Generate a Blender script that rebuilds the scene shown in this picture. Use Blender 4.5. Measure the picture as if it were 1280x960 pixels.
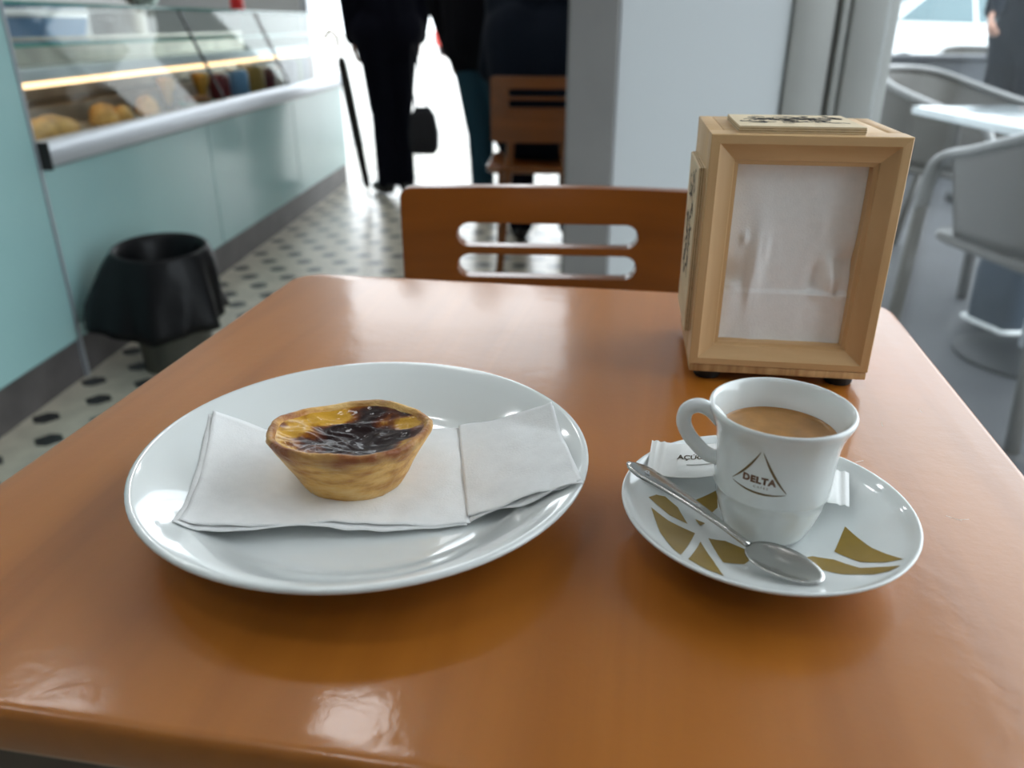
import bpy, bmesh, math, random
from mathutils import Vector, Matrix, noise
R = math.radians
random.seed(7)
scene = bpy.context.scene
COL = scene.collection
for o in list(bpy.data.objects):
    bpy.data.objects.remove(o)

# ------------------------------------------------------------------ camera
cam_d = bpy.data.cameras.new('camera')
cam = bpy.data.objects.new('camera', cam_d); COL.objects.link(cam)
cam.location = (0, 0, .97)
cam.rotation_mode = 'XYZ'
cam.matrix_world = (Matrix.Translation((0, 0, .97)) @ Matrix.Rotation(R(3.23), 4, 'Z')
                    @ Matrix.Rotation(R(90 - 24.37), 4, 'X') @ Matrix.Rotation(.0019, 4, 'Z'))
cam_d.sensor_width = 36; cam_d.lens = 36 * 995 / 1280
cam_d.clip_start = .01; cam_d.clip_end = 300
cam_d.dof.use_dof = True; cam_d.dof.focus_distance = .415; cam_d.dof.aperture_fstop = 7.5
scene.camera = cam

# ------------------------------------------------------------------ sky and exposure
w = bpy.data.worlds.new('overcast_sky'); scene.world = w; w.use_nodes = True
nt = w.node_tree; bg = nt.nodes['Background']
bg.inputs[0].default_value = (.90, .96, 1.0, 1); bg.inputs[1].default_value = 4.2
vs = scene.view_settings
vs.view_transform = 'Standard'; vs.look = 'None'; vs.gamma = 1; vs.use_curve_mapping = False
vs.exposure = 0.17

def portal(loc, rot, sx, sy):
    l = bpy.data.lights.new('window_portal', 'AREA'); l.shape = 'RECTANGLE'; l.size = sx; l.size_y = sy
    l.cycles.is_portal = True
    o = bpy.data.objects.new('window_portal', l); COL.objects.link(o); o.location = loc; o.rotation_euler = rot
portal((-.75, 6.95, 1.75), (R(-90), 0, 0), 2.7, 3.5)         # shop front, shining inwards
portal((.70, .95, 1.45), (0, R(90), 0), 2.7, 1.66)           # long side window

# ------------------------------------------------------------------ materials
M = {}
def pm(name, col, rough=.5, metal=0, bump=0, bscale=50, var=0, vscale=8, coat=0, emit=None, es=0,
       stretch=None, trans=0, ior=1.45, spec=.5, sss=0, coat_rough=.1, sheen=0):
    m = bpy.data.materials.new(name); m.use_nodes = True
    n = m.node_tree.nodes; l = m.node_tree.links; p = n['Principled BSDF']
    p.inputs['Base Color'].default_value = (*col, 1); p.inputs['Roughness'].default_value = rough
    p.inputs['Metallic'].default_value = metal; p.inputs['IOR'].default_value = ior
    p.inputs['Specular IOR Level'].default_value = spec
    p.inputs['Coat Weight'].default_value = coat; p.inputs['Coat Roughness'].default_value = coat_rough
    p.inputs['Transmission Weight'].default_value = trans
    p.inputs['Sheen Weight'].default_value = sheen
    if sss:
        p.inputs['Subsurface Weight'].default_value = sss
        p.inputs['Subsurface Radius'].default_value = (.004, .003, .002); p.inputs['Subsurface Scale'].default_value = 1
    if emit:
        p.inputs['Emission Color'].default_value = (*emit, 1); p.inputs['Emission Strength'].default_value = es
    tc = n.new('ShaderNodeTexCoord'); mp = n.new('ShaderNodeMapping'); l.new(tc.outputs['Object'], mp.inputs[0])
    if stretch: mp.inputs['Scale'].default_value = stretch
    if var:
        nz = n.new('ShaderNodeTexNoise'); nz.inputs['Scale'].default_value = vscale; nz.inputs['Detail'].default_value = 5
        l.new(mp.outputs[0], nz.inputs[0])
        cr = n.new('ShaderNodeValToRGB'); l.new(nz.outputs[0], cr.inputs[0])
        cr.color_ramp.elements[0].position = .3; cr.color_ramp.elements[1].position = .7
        cr.color_ramp.elements[0].color = (*[max(0, c * (1 - var)) for c in col], 1)
        cr.color_ramp.elements[1].color = (*[min(1, c * (1 + var)) for c in col], 1)
        l.new(cr.outputs[0], p.inputs['Base Color'])
    if bump:
        nz = n.new('ShaderNodeTexNoise'); nz.inputs['Scale'].default_value = bscale; nz.inputs['Detail'].default_value = 4
        l.new(mp.outputs[0], nz.inputs[0])
        b = n.new('ShaderNodeBump'); b.inputs['Strength'].default_value = bump; b.inputs['Distance'].default_value = .002
        l.new(nz.outputs[0], b.inputs['Height']); l.new(b.outputs[0], p.inputs['Normal'])
    M[name] = m
    return m

def wood(name, c1, c2, rough, scale, axis, coat=0, bump=.05, coat_rough=.1, dist=3.0):
    m = bpy.data.materials.new(name); m.use_nodes = True
    n = m.node_tree.nodes; l = m.node_tree.links; p = n['Principled BSDF']
    tc = n.new('ShaderNodeTexCoord'); mp = n.new('ShaderNodeMapping'); l.new(tc.outputs['Object'], mp.inputs[0])
    sc = [1, 1, 1]; sc[axis] = .08; mp.inputs['Scale'].default_value = sc
    nz = n.new('ShaderNodeTexNoise'); nz.inputs['Scale'].default_value = scale; nz.inputs['Detail'].default_value = 6
    nz.inputs['Distortion'].default_value = dist * .3
    l.new(mp.outputs[0], nz.inputs[0])
    cr = n.new('ShaderNodeValToRGB'); l.new(nz.outputs[0], cr.inputs[0])
    cr.color_ramp.elements[0].position = .32; cr.color_ramp.elements[1].position = .68
    cr.color_ramp.elements[0].color = (*c1, 1); cr.color_ramp.elements[1].color = (*c2, 1)
    l.new(cr.outputs[0], p.inputs['Base Color'])
    p.inputs['Roughness'].default_value = rough; p.inputs['Coat Weight'].default_value = coat
    p.inputs['Coat Roughness'].default_value = coat_rough
    b = n.new('ShaderNodeBump'); b.inputs['Strength'].default_value = bump; b.inputs['Distance'].default_value = .001
    l.new(nz.outputs[0], b.inputs['Height']); l.new(b.outputs[0], p.inputs['Normal'])
    M[name] = m
    return m

def glass(name, tint, refl=1.0):
    m = bpy.data.materials.new(name); m.use_nodes = True
    n = m.node_tree.nodes; l = m.node_tree.links; n.remove(n['Principled BSDF'])
    t = n.new('ShaderNodeBsdfTransparent'); t.inputs[0].default_value = (*tint, 1)
    g = n.new('ShaderNodeBsdfGlossy'); g.inputs['Roughness'].default_value = .02
    f = n.new('ShaderNodeFresnel'); ge = n.new('ShaderNodeNewGeometry')
    io = 1.30 + .15 * refl; mr = n.new('ShaderNodeMapRange'); l.new(ge.outputs['Backfacing'], mr.inputs[0])
    mr.inputs[3].default_value = io; mr.inputs[4].default_value = 1 / io; l.new(mr.outputs[0], f.inputs[0])
    x = n.new('ShaderNodeMixShader'); l.new(f.outputs[0], x.inputs[0]); l.new(t.outputs[0], x.inputs[1]); l.new(g.outputs[0], x.inputs[2])
    l.new(x.outputs[0], n['Material Output'].inputs[0]); M[name] = m
    return m

def table_mat():
    m = wood('table_veneer', (.36, .112, .008), (.45, .150, .014), .36, 26, 1, coat=.42, coat_rough=.16, bump=.02)
    n = m.node_tree.nodes; l = m.node_tree.links; p = n['Principled BSDF']
    tc = n['Texture Coordinate']
    # lacquer: gentle orange-peel plus worn, scuffed patches
    a = n.new('ShaderNodeTexNoise'); a.inputs['Scale'].default_value = 9; a.inputs['Detail'].default_value = 3; l.new(tc.outputs['Object'], a.inputs[0])
    f = n.new('ShaderNodeTexNoise'); f.inputs['Scale'].default_value = 75; f.inputs['Detail'].default_value = 5; f.inputs['Roughness'].default_value = .6
    l.new(tc.outputs['Object'], f.inputs[0])
    mx = n.new('ShaderNodeMath'); mx.operation = 'MULTIPLY'; l.new(a.outputs[0], mx.inputs[0]); l.new(f.outputs[0], mx.inputs[1])
    b = n.new('ShaderNodeBump'); b.inputs['Strength'].default_value = .22; b.inputs['Distance'].default_value = .0016
    l.new(mx.outputs[0], b.inputs['Height']); l.new(b.outputs[0], p.inputs['Coat Normal']); l.new(b.outputs[0], p.inputs['Normal'])
    r = n.new('ShaderNodeMapRange'); l.new(a.outputs[0], r.inputs[0]); r.inputs[1].default_value = .3; r.inputs[2].default_value = .7
    r.inputs[3].default_value = .06; r.inputs[4].default_value = .16; l.new(r.outputs[0], p.inputs['Coat Roughness'])
table_mat()
wood('table_edge', (.03, .012, .006), (.06, .022, .008), .4, 30, 0, coat=.3)
wood('chair_wood', (.155, .042, .004), (.215, .060, .006), .30, 18, 0, coat=.35, coat_rough=.15, bump=.02)
wood('pine', (.55, .335, .150), (.66, .43, .215), .5, 60, 2, bump=.05)
wood('pine_across', (.55, .335, .150), (.66, .43, .215), .5, 60, 0, bump=.05)
wood('pine_endgrain', (.40, .20, .07), (.66, .43, .20), .55, 150, 2, bump=.05)
wood('plywood_face', (.68, .54, .35), (.76, .62, .42), .6, 40, 1, bump=.03)
pm('scratch_pale', (.75, .62, .50), .5)
pm('plywood_edge', (.42, .30, .16), .7, var=.25, vscale=300)
pm('burnt', (.06, .05, .04), .8, var=.3, vscale=300)
pm('porcelain', (.80, .83, .82), .12, coat=.6, coat_rough=.03, spec=.5)
pm('gold_print', (.30, .19, .028), .28, var=.12, vscale=60, coat=.3)
pm('logo_print', (.20, .135, .05), .4)
pm('logo_red', (.20, .105, .06), .4)
pm('napkin_paper', (.90, .905, .90), .9, bump=.15, bscale=900, var=.02, vscale=200)
pm('steel_spoon', (.56, .55, .53), .22, 1, bump=.03, bscale=400)
pm('sachet_paper', (.82, .82, .80), .45, bump=.05, bscale=200)
pm('sachet_ink', (.10, .075, .05), .6)
pm('rubber', (.012, .012, .012), .6)
pm('steel', (.55, .55, .54), .3, 1, bump=.03, bscale=20)
pm('steel_warm', (.42, .38, .33), .38, .8, var=.25, vscale=6)
pm('alu', (.50, .53, .57), .4, .6)
pm('alu_frame', (.31, .31, .295), .5, .2, var=.06, vscale=5)
pm('mint_panel', (.34, .56, .56), .22, coat=.12, coat_rough=.05, var=.03, vscale=2)
pm('kick', (.10, .09, .088), .45, var=.25, vscale=8)
pm('floor_cream', (.50, .46, .37), .28, var=.16, vscale=14, bump=.05, bscale=40)
pm('floor_black', (.026, .027, .027), .3, var=.5, vscale=60)
pm('floor_terrace', (.05, .052, .058), .55, var=.25, vscale=3, bump=.1, bscale=60)
pm('pavement', (.55, .54, .52), .8, var=.12, vscale=4)
pm('wall_white', (.74, .75, .75), .6, bump=.03, bscale=60)
pm('wall_panel', (.52, .54, .55), .6, bump=.03, bscale=40)
pm('wall_grey', (.50, .525, .54), .55, bump=.03, bscale=50)
pm('post_grey', (.155, .15, .145), .5, var=.08, vscale=6)
pm('ceiling_white', (.82, .82, .80), .8)
pm('lamp_glow', (.9, .9, .9), .5, emit=(.97, .985, 1), es=17)
pm('led_glow', (.9, .8, .6), .5, emit=(1, .62, .32), es=2.2)
pm('dark_metal', (.03, .03, .032), .4, .6)
pm('pastry_deck', (.16, .13, .11), .4, .4)
pm('bread', (.66, .36, .11), .6, var=.3, vscale=20, bump=.3, bscale=60)
pm('bread_dark', (.20, .08, .03), .6, var=.3, vscale=20)
pm('orange_cream', (.72, .40, .06), .4)
pm('berry', (.10, .02, .03), .3)
pm('blue_plastic', (.16, .32, .55), .4)
pm('red_plastic', (.75, .03, .03), .35)
pm('can_blue', (.02, .03, .12), .3)
pm('can_green', (.05, .12, .06), .3)
pm('can_maroon', (.16, .03, .04), .3)
pm('coffee_beans', (.05, .025, .015), .5, var=.5, vscale=150)
pm('bin_metal', (.10, .10, .085), .4, .5)
pm('bin_liner', (.004, .004, .005), .4, bump=.7, bscale=22, spec=.25)
pm('skin', (.60, .34, .25), .5, sss=.1)
pm('hair', (.03, .02, .015), .6, bump=.5, bscale=200, stretch=(1, 1, .1))
pm('eye_white', (.8, .8, .8), .2)
pm('suit', (.0045, .005, .010), .9, spec=.1)
pm('black_jacket', (.004, .004, .006), .9, spec=.1)
pm('navy_jacket', (.006, .009, .016), .85, bump=.3, bscale=25, spec=.15)
pm('jeans', (.016, .048, .070), .9, spec=.15, bump=.1, bscale=300)
pm('shoe', (.008, .008, .008), .4)
pm('bag', (.03, .03, .034), .9, spec=.15)
pm('navy_cloth', (.012, .030, .055), .7)
pm('umbrella', (.012, .010, .008), .6)
pm('ochre', (.35, .22, .06), .5)
pm('resin_grey', (.085, .077, .066), .5, var=.06, vscale=5, coat=.5, coat_rough=.25)
pm('resin_rim_glare', (.19, .19, .185), .4, coat=.6, coat_rough=.15)  # paler than the shell: sky glare on the chair rims put into the colour
pm('terrace_top', (.62, .68, .70), .12, coat=.4)
pm('planter_grey', (.06, .065, .075), .6, var=.2, vscale=4)
pm('car_white', (.80, .82, .82), .2, coat=.8)
pm('car_blue', (.10, .22, .50), .2, coat=.8)
pm('car_red', (.55, .05, .04), .25, coat=.6)
pm('car_glass', (.10, .17, .19), .05, spec=.8)
pm('tyre', (.02, .02, .02), .8)
pm('coffee', (.40, .19, .05), .35, var=.22, vscale=90, coat=.25)
glass('window_glass', (.93, .95, .96))
glass('case_glass', (.94, .975, .965), -.85)
pm('glass_edge', (.10, .30, .26), .15)
pm('drink_glass', (1, 1, 1), .02, trans=1, ior=1.3)

# ------------------------------------------------------------------ mesh helpers
def obj(name, bm, mat, parent=None, smooth=False, loc=None, rz=None, recalc=True):
    me = bpy.data.meshes.new(name)
    if isinstance(bm, bmesh.types.BMesh):
        if recalc: bmesh.ops.recalc_face_normals(bm, faces=bm.faces)
        bm.to_mesh(me); bm.free()
    else:
        me = bm
    mats = mat if isinstance(mat, (list, tuple)) else [mat]
    if len(me.materials) == 0:
        for q in mats: me.materials.append(M[q])
    if smooth:
        for p in me.polygons: p.use_smooth = True
        if smooth == 'auto': me.set_sharp_from_angle(angle=R(38))
    o = bpy.data.objects.new(name, me); COL.objects.link(o)
    if parent: o.parent = parent
    if loc is not None: o.location = loc
    if rz is not None: o.rotation_euler = (0, 0, rz)
    return o

def empty(name, loc=(0, 0, 0), rz=0):
    o = bpy.data.objects.new(name, None); COL.objects.link(o); o.location = loc; o.rotation_euler = (0, 0, rz)
    o.empty_display_size = .05
    return o

def tag(o, label, cat, group=None):
    o['label'] = label; o['category'] = cat
    if group: o['group'] = group
    return o

def struct(o, label=None, kind='structure'):
    o['kind'] = kind
    if label: o['label'] = label
    return o

def box(x0, x1, y0, y1, z0, z1, bev=0, seg=2, bm=None, mat=None):
    b = bmesh.new()
    bmesh.ops.create_cube(b, size=1)
    for v in b.verts:
        v.co = Vector(((x0 + x1) / 2 + v.co.x * (x1 - x0), (y0 + y1) / 2 + v.co.y * (y1 - y0), (z0 + z1) / 2 + v.co.z * (z1 - z0)))
    if bev: bmesh.ops.bevel(b, geom=b.edges[:], offset=bev, segments=seg, affect='EDGES', profile=.5)
    if mat is not None:
        for v in b.verts: v.co = mat @ v.co
    if bm is None: return b
    merge(bm, b); return bm

def merge(dst, src):
    off = {}
    for v in src.verts: off[v] = dst.verts.new(v.co)
    for f in src.faces:
        try:
            nf = dst.faces.new([off[v] for v in f.verts]); nf.material_index = f.material_index; nf.smooth = f.smooth
        except ValueError: pass
    src.free()

def lathe(prof, n=48, bm=None, c=(0, 0, 0), closed=False, fn=None):
    bm = bm or bmesh.new()
    rings = []
    for (r, z) in prof:
        if r < 1e-6:
            rings.append([bm.verts.new((c[0], c[1], c[2] + z))])
        else:
            ring = []
            for i in range(n):
                a = 2 * math.pi * i / n
                rr, zz = (r, z) if fn is None else fn(r, z, a)
                ring.append(bm.verts.new((c[0] + rr * math.cos(a), c[1] + rr * math.sin(a), c[2] + zz)))
            rings.append(ring)
    m = len(rings)
    for k in range(m if closed else m - 1):
        A, B = rings[k], rings[(k + 1) % m]
        if len(A) == 1 and len(B) == 1: continue
        for i in range(n):
            j = (i + 1) % n
            if len(A) == 1: bm.faces.new((A[0], B[j], B[i]))
            elif len(B) == 1: bm.faces.new((A[i], A[j], B[0]))
            else: bm.faces.new((A[i], A[j], B[j], B[i]))
    return bm

def smoothpath(pts, n=8, closed=False):
    P = [Vector(p) for p in pts]; out = []
    m = len(P)
    for i in range(m if closed else m - 1):
        p1, p2 = P[i], P[(i + 1) % m]
        p0 = P[i - 1] if (i > 0 or closed) else p1 * 2 - p2
        p3 = P[(i + 2) % m] if (i + 2 < m or closed) else p2 * 2 - p1
        for k in range(n):
            t = k / n
            out.append(.5 * ((2 * p1) + (p2 - p0) * t + (2 * p0 - 5 * p1 + 4 * p2 - p3) * t * t + (3 * p1 - p0 - 3 * p2 + p3) * t ** 3))
    if not closed: out.append(P[-1])
    return out

def sweep(path, rw, rh=None, n=10, bm=None, up=(0, 0, 1), cap=True):
    """tube of elliptical section along path; rw/rh numbers or functions of t"""
    bm = bm or bmesh.new(); rings = []; up = Vector(up); m = len(path)
    for i, p in enumerate(path):
        a = path[max(0, i - 1)]; b = path[min(m - 1, i + 1)]
        t = (Vector(b) - Vector(a)).normalized()
        u = up if abs(t.dot(up)) < .97 else Vector((0, 1, 0))
        s = t.cross(u).normalized(); v = s.cross(t)
        q = i / (m - 1)
        W = rw(q) if callable(rw) else rw
        H = W if rh is None else (rh(q) if callable(rh) else rh)
        rings.append([bm.verts.new(Vector(p) + s * W * math.cos(2 * math.pi * k / n) + v * H * math.sin(2 * math.pi * k / n)) for k in range(n)])
    for i in range(m - 1):
        for k in range(n):
            j = (k + 1) % n
            bm.faces.new((rings[i][k], rings[i][j], rings[i + 1][j], rings[i + 1][k]))
    if cap:
        bm.faces.new(rings[0][::-1]); bm.faces.new(rings[-1])
    return bm

def rrect(w, d, r, n=8):
    pts = []
    for cx, cy, a0 in ((w - r, d - r, 0), (-w + r, d - r, 90), (-w + r, -d + r, 180), (w - r, -d + r, 270)):
        for k in range(n + 1):
            a = R(a0 + 90 * k / n); pts.append((cx + r * math.cos(a), cy + r * math.sin(a)))
    return pts

def layers(outlines, bm=None, cap=True):
    """loft list of [(x,y,z)...] rings of equal length"""
    bm = bm or bmesh.new()
    rings = [[bm.verts.new(p) for p in o] for o in outlines]
    n = len(rings[0])
    for a, b in zip(rings, rings[1:]):
        for i in range(n):
            j = (i + 1) % n; bm.faces.new((a[i], a[j], b[j], b[i]))
    if cap: bm.faces.new(rings[0][::-1]); bm.faces.new(rings[-1])
    return bm

def plate_with_holes(outer, holes, y0, y1, bend=None):
    """panel in XZ with holes (2D loops), thickness y0..y1, optional bend(x)->dy"""
    bm = bmesh.new(); edges = []
    for loop in [outer] + holes:
        vs = [bm.verts.new((p[0], 0, p[1])) for p in loop]
        edges += [bm.edges.new((vs[i], vs[(i + 1) % len(vs)])) for i in range(len(vs))]
    bmesh.ops.triangle_fill(bm, use_beauty=True, use_dissolve=False, edges=edges)
    r = bmesh.ops.extrude_face_region(bm, geom=bm.faces[:])
    top = [v for v in r['geom'] if isinstance(v, bmesh.types.BMVert)]
    s = set(top)
    for v in bm.verts:
        v.co.y = (y1 if v in s else y0) + (bend(v.co.x) if bend else 0)
    return bm

def copy_tree(o, parent=None):
    c = o.copy(); COL.objects.link(c); c.parent = parent
    for ch in list(o.children): copy_tree(ch, c)
    return c

def text_mesh(s, size, offset=0.0, extrude=0.0, space=1.0):
    cu = bpy.data.curves.new('lettering', 'FONT'); cu.body = s; cu.size = size; cu.align_x = 'CENTER'; cu.align_y = 'CENTER'
    cu.space_character = space; cu.offset = offset; cu.extrude = extrude; cu.resolution_u = 4
    o = bpy.data.objects.new('lettering', cu); COL.objects.link(o)
    dg = bpy.context.evaluated_depsgraph_get(); dg.update()
    me = bpy.data.meshes.new_from_object(o.evaluated_get(dg))
    bpy.data.objects.remove(o); bpy.data.curves.remove(cu)
    bm = bmesh.new(); bm.from_mesh(me); bpy.data.meshes.remove(me)
    return bm

# ------------------------------------------------------------------ the room shell
FX, FY0, FY1, CEIL = -1.40, -3.0, 7.0, 3.5      # counter front, room length, ceiling height
floor = struct(obj('floor', box(-3.3, .67, FY0, FY1, -.12, 0), 'floor_cream'), 'cream cafe floor with black diamond inlays')
dm = bmesh.new()
layers([[(x, y, z) for x, y in ((.040, 0), (.015, .032), (-.015, .032), (-.040, 0), (-.015, -.032), (.015, -.032))] for z in (-.004, .0006)], bm=dm)
dmesh = None
rest = bmesh.new()
ntile = 0
for i in range(-2, 26):
    for j in range(-18, 24):
        x = -1.36 + .08 * i; y = 1.60 + .24 * j + (.12 if i % 2 else 0)
        if not (-1.40 < x < .62 and FY0 + .1 < y < FY1 - .1): continue
        if x < -.05 and 1.5 < y < 5.55 and ntile < 298:
            ntile += 1
            if dmesh is None:
                o = obj('tile', dm, 'floor_black', floor); dmesh = o.data
            else:
                o = bpy.data.objects.new('tile', dmesh); COL.objects.link(o); o.parent = floor
            o.location = (x, y, 0)
        else:
            layers([[(x + a, y + b, z) for a, b in ((.040, 0), (.015, .032), (-.015, .032), (-.040, 0), (-.015, -.032), (.015, -.032))] for z in (-.004, .0006)], bm=rest)
o = obj('tile_field', rest, 'floor_black', floor); o['kind'] = 'stuff'

struct(obj('ceiling', box(-3.3, .71, FY0, FY1, CEIL, CEIL + .12), 'ceiling_white'))
struct(obj('wall_left', box(-3.42, -3.3, FY0, FY1, 0, CEIL), 'wall_white'))
struct(obj('wall_back', box(-3.3, .72, FY0 - .12, FY0, 0, CEIL), 'wall_panel'))
# right side: solid wall beyond the pillar, glazed side window beside the table
struct(obj('wall_right', box(.56, .67, 1.96, FY1, 0, CEIL), 'wall_white'))
struct(obj('wall_header', box(.60, .71, .06, 1.95, 2.75, CEIL), 'wall_white'))
struct(obj('wall_side', box(.60, .71, FY0, .06, 0, CEIL), 'wall_panel'))
struct(obj('wall_front', box(.118, .462, 1.80, 1.95, 0, CEIL, .004), 'wall_grey'), 'light grey wall panel facing the table')
struct(obj('trim_1', box(.014, .117, 1.785, 1.95, 0, CEIL, .004), 'post_grey'), 'dark grey corner post at the end of the light grey wall')
win = struct(empty('window_1', (0, 0, 0)), 'tall side window with grey aluminium frame beside the table')
obj('jamb', box(.464, .548, 1.79, 1.94, 0, CEIL, .006), 'alu_frame', win, 'auto')
obj('seal', box(.549, .556, 1.80, 1.94, 0, CEIL), 'post_grey', win)
obj('jamb', box(.557, .572, 1.784, 1.94, 0, CEIL, .003), 'alu_frame', win, 'auto')
obj('jamb', box(.574, .668, 1.775, 1.958, 0, CEIL, .008), 'alu_frame', win, 'auto')
obj('window_sill', box(.60, .70, .062, 1.773, -.02, .06, .004), 'alu_frame', win)
obj('head', box(.60, .70, .062, 1.773, 2.68, 2.75, .004), 'alu_frame', win)
for y in (.09, ):
    obj('mullion', box(.61, .69, y - .026, y + .026, .06, 2.68, .004), 'alu_frame', win)
obj('pane', box(.640, .646, .117, 1.774, .06, 2.68), 'window_glass', win)
# shop front at the far end
sf = struct(empty('window_2', (0, FY1, 0)), 'bright glazed shop front at the far end with open doorway')
for x in (-2.07, .52):
    obj('mullion', box(x - .03, x + .03, -.05, .05, 0, CEIL, .004), 'alu', sf)
obj('transom', box(-2.04, .49, -.03, .03, 2.86, 2.90, .004), 'alu', sf)
obj('head', box(-2.04, .49, -.045, .045, CEIL - .08, CEIL, .004), 'alu', sf)
obj('pane', box(-2.04, .49, -.004, .004, 2.90, CEIL - .08), 'window_glass', sf)
struct(obj('wall_far', box(-3.3, -2.1, FY1 - .06, FY1 + .06, 0, CEIL), 'wall_panel'))
# outside ground, terrace and its roof
struct(obj('floor_terrace', box(.671, 7.0, -5, 9.0, -.10, -.001), 'floor_terrace'), 'dark grey terrace floor outside the window')
struct(obj('ground_street', box(-40, 60, 9.0, 90, -.14, -.02), 'pavement'), 'pale street pavement beyond the terrace')
struct(obj('ground_doorway', box(-12, .67, 7.0, 9.0, -.14, -.02), 'pavement'), 'pale pavement outside the doorway')
struct(obj('ceiling_terrace', box(.711, 1.75, -5, 8.6, 2.80, 2.90), 'ceiling_white'), 'canopy roof over the terrace')

# ceiling lamps
def lamp(x, y, lab):
    t = tag(empty('ceiling_lamp', (x, y, CEIL)), lab, 'lamp', 'square ceiling lamps')
    b = box(-.17, .17, -.17, .17, -.05, 0, .006)
    obj('housing', b, 'alu', t)
    obj('diffuser', box(-.15, .15, -.15, .15, -.056, -.0505), 'lamp_glow', t)
for x, y in ((-.85, 2.2), (-2.30, 2.2), (-.85, .1), (-2.30, .1), (-.85, 4.6), (-2.30, 4.6), (-.1, -1.6)):
    lamp(x, y, {(-.85, 2.2): 'square ceiling lamp above the wooden chair and the aisle', (-2.30, 2.2): 'square ceiling lamp above the near end of the display counter',
                (-.85, .1): 'square ceiling lamp above the aisle beside the cafe table', (-2.30, .1): 'square ceiling lamp above the tall mint cabinet',
                (-.85, 4.6): 'square ceiling lamp above the standing people near the doorway', (-2.30, 4.6): 'square ceiling lamp above the far end of the display counter',
                (-.1, -1.6): 'square ceiling lamp close to the rear wall of the cafe'}[(x, y)])

# ------------------------------------------------------------------ cafe table
TA = R(-6.24)
tcx, tcy = -.057, .439
ca, sa = math.cos(TA), math.sin(TA)
tc = Vector((tcx * ca - tcy * sa, tcx * sa + tcy * ca, 0))
def table_proto():
    t = tag(empty('cafe_table', (tc.x, tc.y, 0), TA), 'square cafe table with orange-brown varnished wood top under the plate', 'table')
    hw, hd, rr = .269, .265, .028
    def ring(ins, z): return [(x, y, z) for x, y in rrect(hw - ins, hd - ins, rr - ins * .9, 8)]
    top = layers([ring(.003, .728), ring(.0006, .7300), ring(0, .7325), ring(0, .7462), ring(.0009, .7485), ring(.0026, .7497), ring(.005, .75)])
    obj('tabletop', top, 'table_veneer', t, 'auto')
    obj('edge_band', layers([ring(.012, .690), ring(.009, .692), ring(.009, .728)]), 'table_edge', t, 'auto')
    obj('column', lathe([(0, .03), (.034, .03), (.034, .69), (0, .69)], 24), 'dark_metal', t, 'auto')
    obj('base', lathe([(0, 0), (.2, 0), (.2, .012), (.17, .02), (.05, .035), (0, .035)], 40), 'dark_metal', t, 'auto')
    rnd = random.Random(3)
    for k in range(6):
        x, y = rnd.uniform(.16, .25), rnd.uniform(-.10, .20)
        if k == 0: x, y = .207, .02
        a = rnd.uniform(-.5, .5) + (1.57 if k % 3 == 0 else 0); ln = rnd.uniform(.003, .008)
        b = box(-ln / 2, ln / 2, -.00022, .00022, .7499, .75004)
        for v in b.verts: v.co = Matrix.Translation((x, y, 0)) @ Matrix.Rotation(a, 4, 'Z') @ v.co
        obj('scratch', b, 'scratch_pale', t)
    return t
table_proto()

# ------------------------------------------------------------------ wooden slatted chairs
def capsule2d(xc, zc, hw, r, n=7):
    pts = []
    for s, a0 in ((1, -90), (-1, 90)):
        for k in range(n + 1):
            a = R(a0 + 180 * k / n); pts.append((xc + s * (hw - r) + r * math.cos(a), zc + r * math.sin(a)))
    return pts
def dens(loop, step=.02):
    out = []
    for i, p in enumerate(loop):
        q = loop[(i + 1) % len(loop)]; d = math.hypot(q[0] - p[0], q[1] - p[1]); k = max(1, int(d / step))
        out += [(p[0] + (q[0] - p[0]) * j / k, p[1] + (q[1] - p[1]) * j / k) for j in range(k)]
    return out
def make_chair():
    # faces -Y (sitter looks to -Y); backrest at y = 0
    t = empty('wooden_chair')
    outer = dens([(x, z + .671) for x, z in rrect(.178, .119, .012, 4)])
    bend = lambda x: .018 * (1 - (x / .178) ** 2)
    bk = plate_with_holes(outer, [capsule2d(0, .732, .111, .0145), capsule2d(0, .693, .111, .0145)], 0, .02, bend)
    o = obj('backrest', bk, 'chair_wood', t, 'auto')
    md = o.modifiers.new('bevel', 'BEVEL'); md.width = .002; md.segments = 2; md.limit_method = 'ANGLE'; md.angle_limit = R(50)
    for s in (-1, 1):
        obj('leg', sweep([(s * .10, .012, .565), (s * .11, .0, .45), (s * .15, .035, 0)], .016, n=8), 'chair_wood', t, 'auto')
        obj('leg', sweep([(s * .165, -.40, .43), (s * .175, -.42, 0)], .017, n=8), 'chair_wood', t, 'auto')
        obj('stretcher', sweep([(s * .135, .01, .22), (s * .17, -.41, .22)], .011, n=8), 'chair_wood', t, 'auto')
    se = layers([[(x, y - .20, z) for x, y in rrect(.2 - i, .215 - i, .05, 6)] for i, z in ((.008, .43), (0, .437), (0, .452), (.006, .458))])
    obj('seat', se, 'chair_wood', t, 'auto')
    return t
ch = make_chair(); ch.location = (-.012, .955, 0); ch.rotation_euler = (0, 0, R(-.6))
tag(ch, 'brown wooden chair with two slots in its back pushed up to the cafe table', 'chair')
c2 = copy_tree(ch); c2.location = (-.085, 3.2, -.012); c2.rotation_euler = (0, 0, R(180))
tag(c2, 'brown wooden chair occupied by the seated person beside the grey post', 'chair')
c2.location.z = 0

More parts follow.
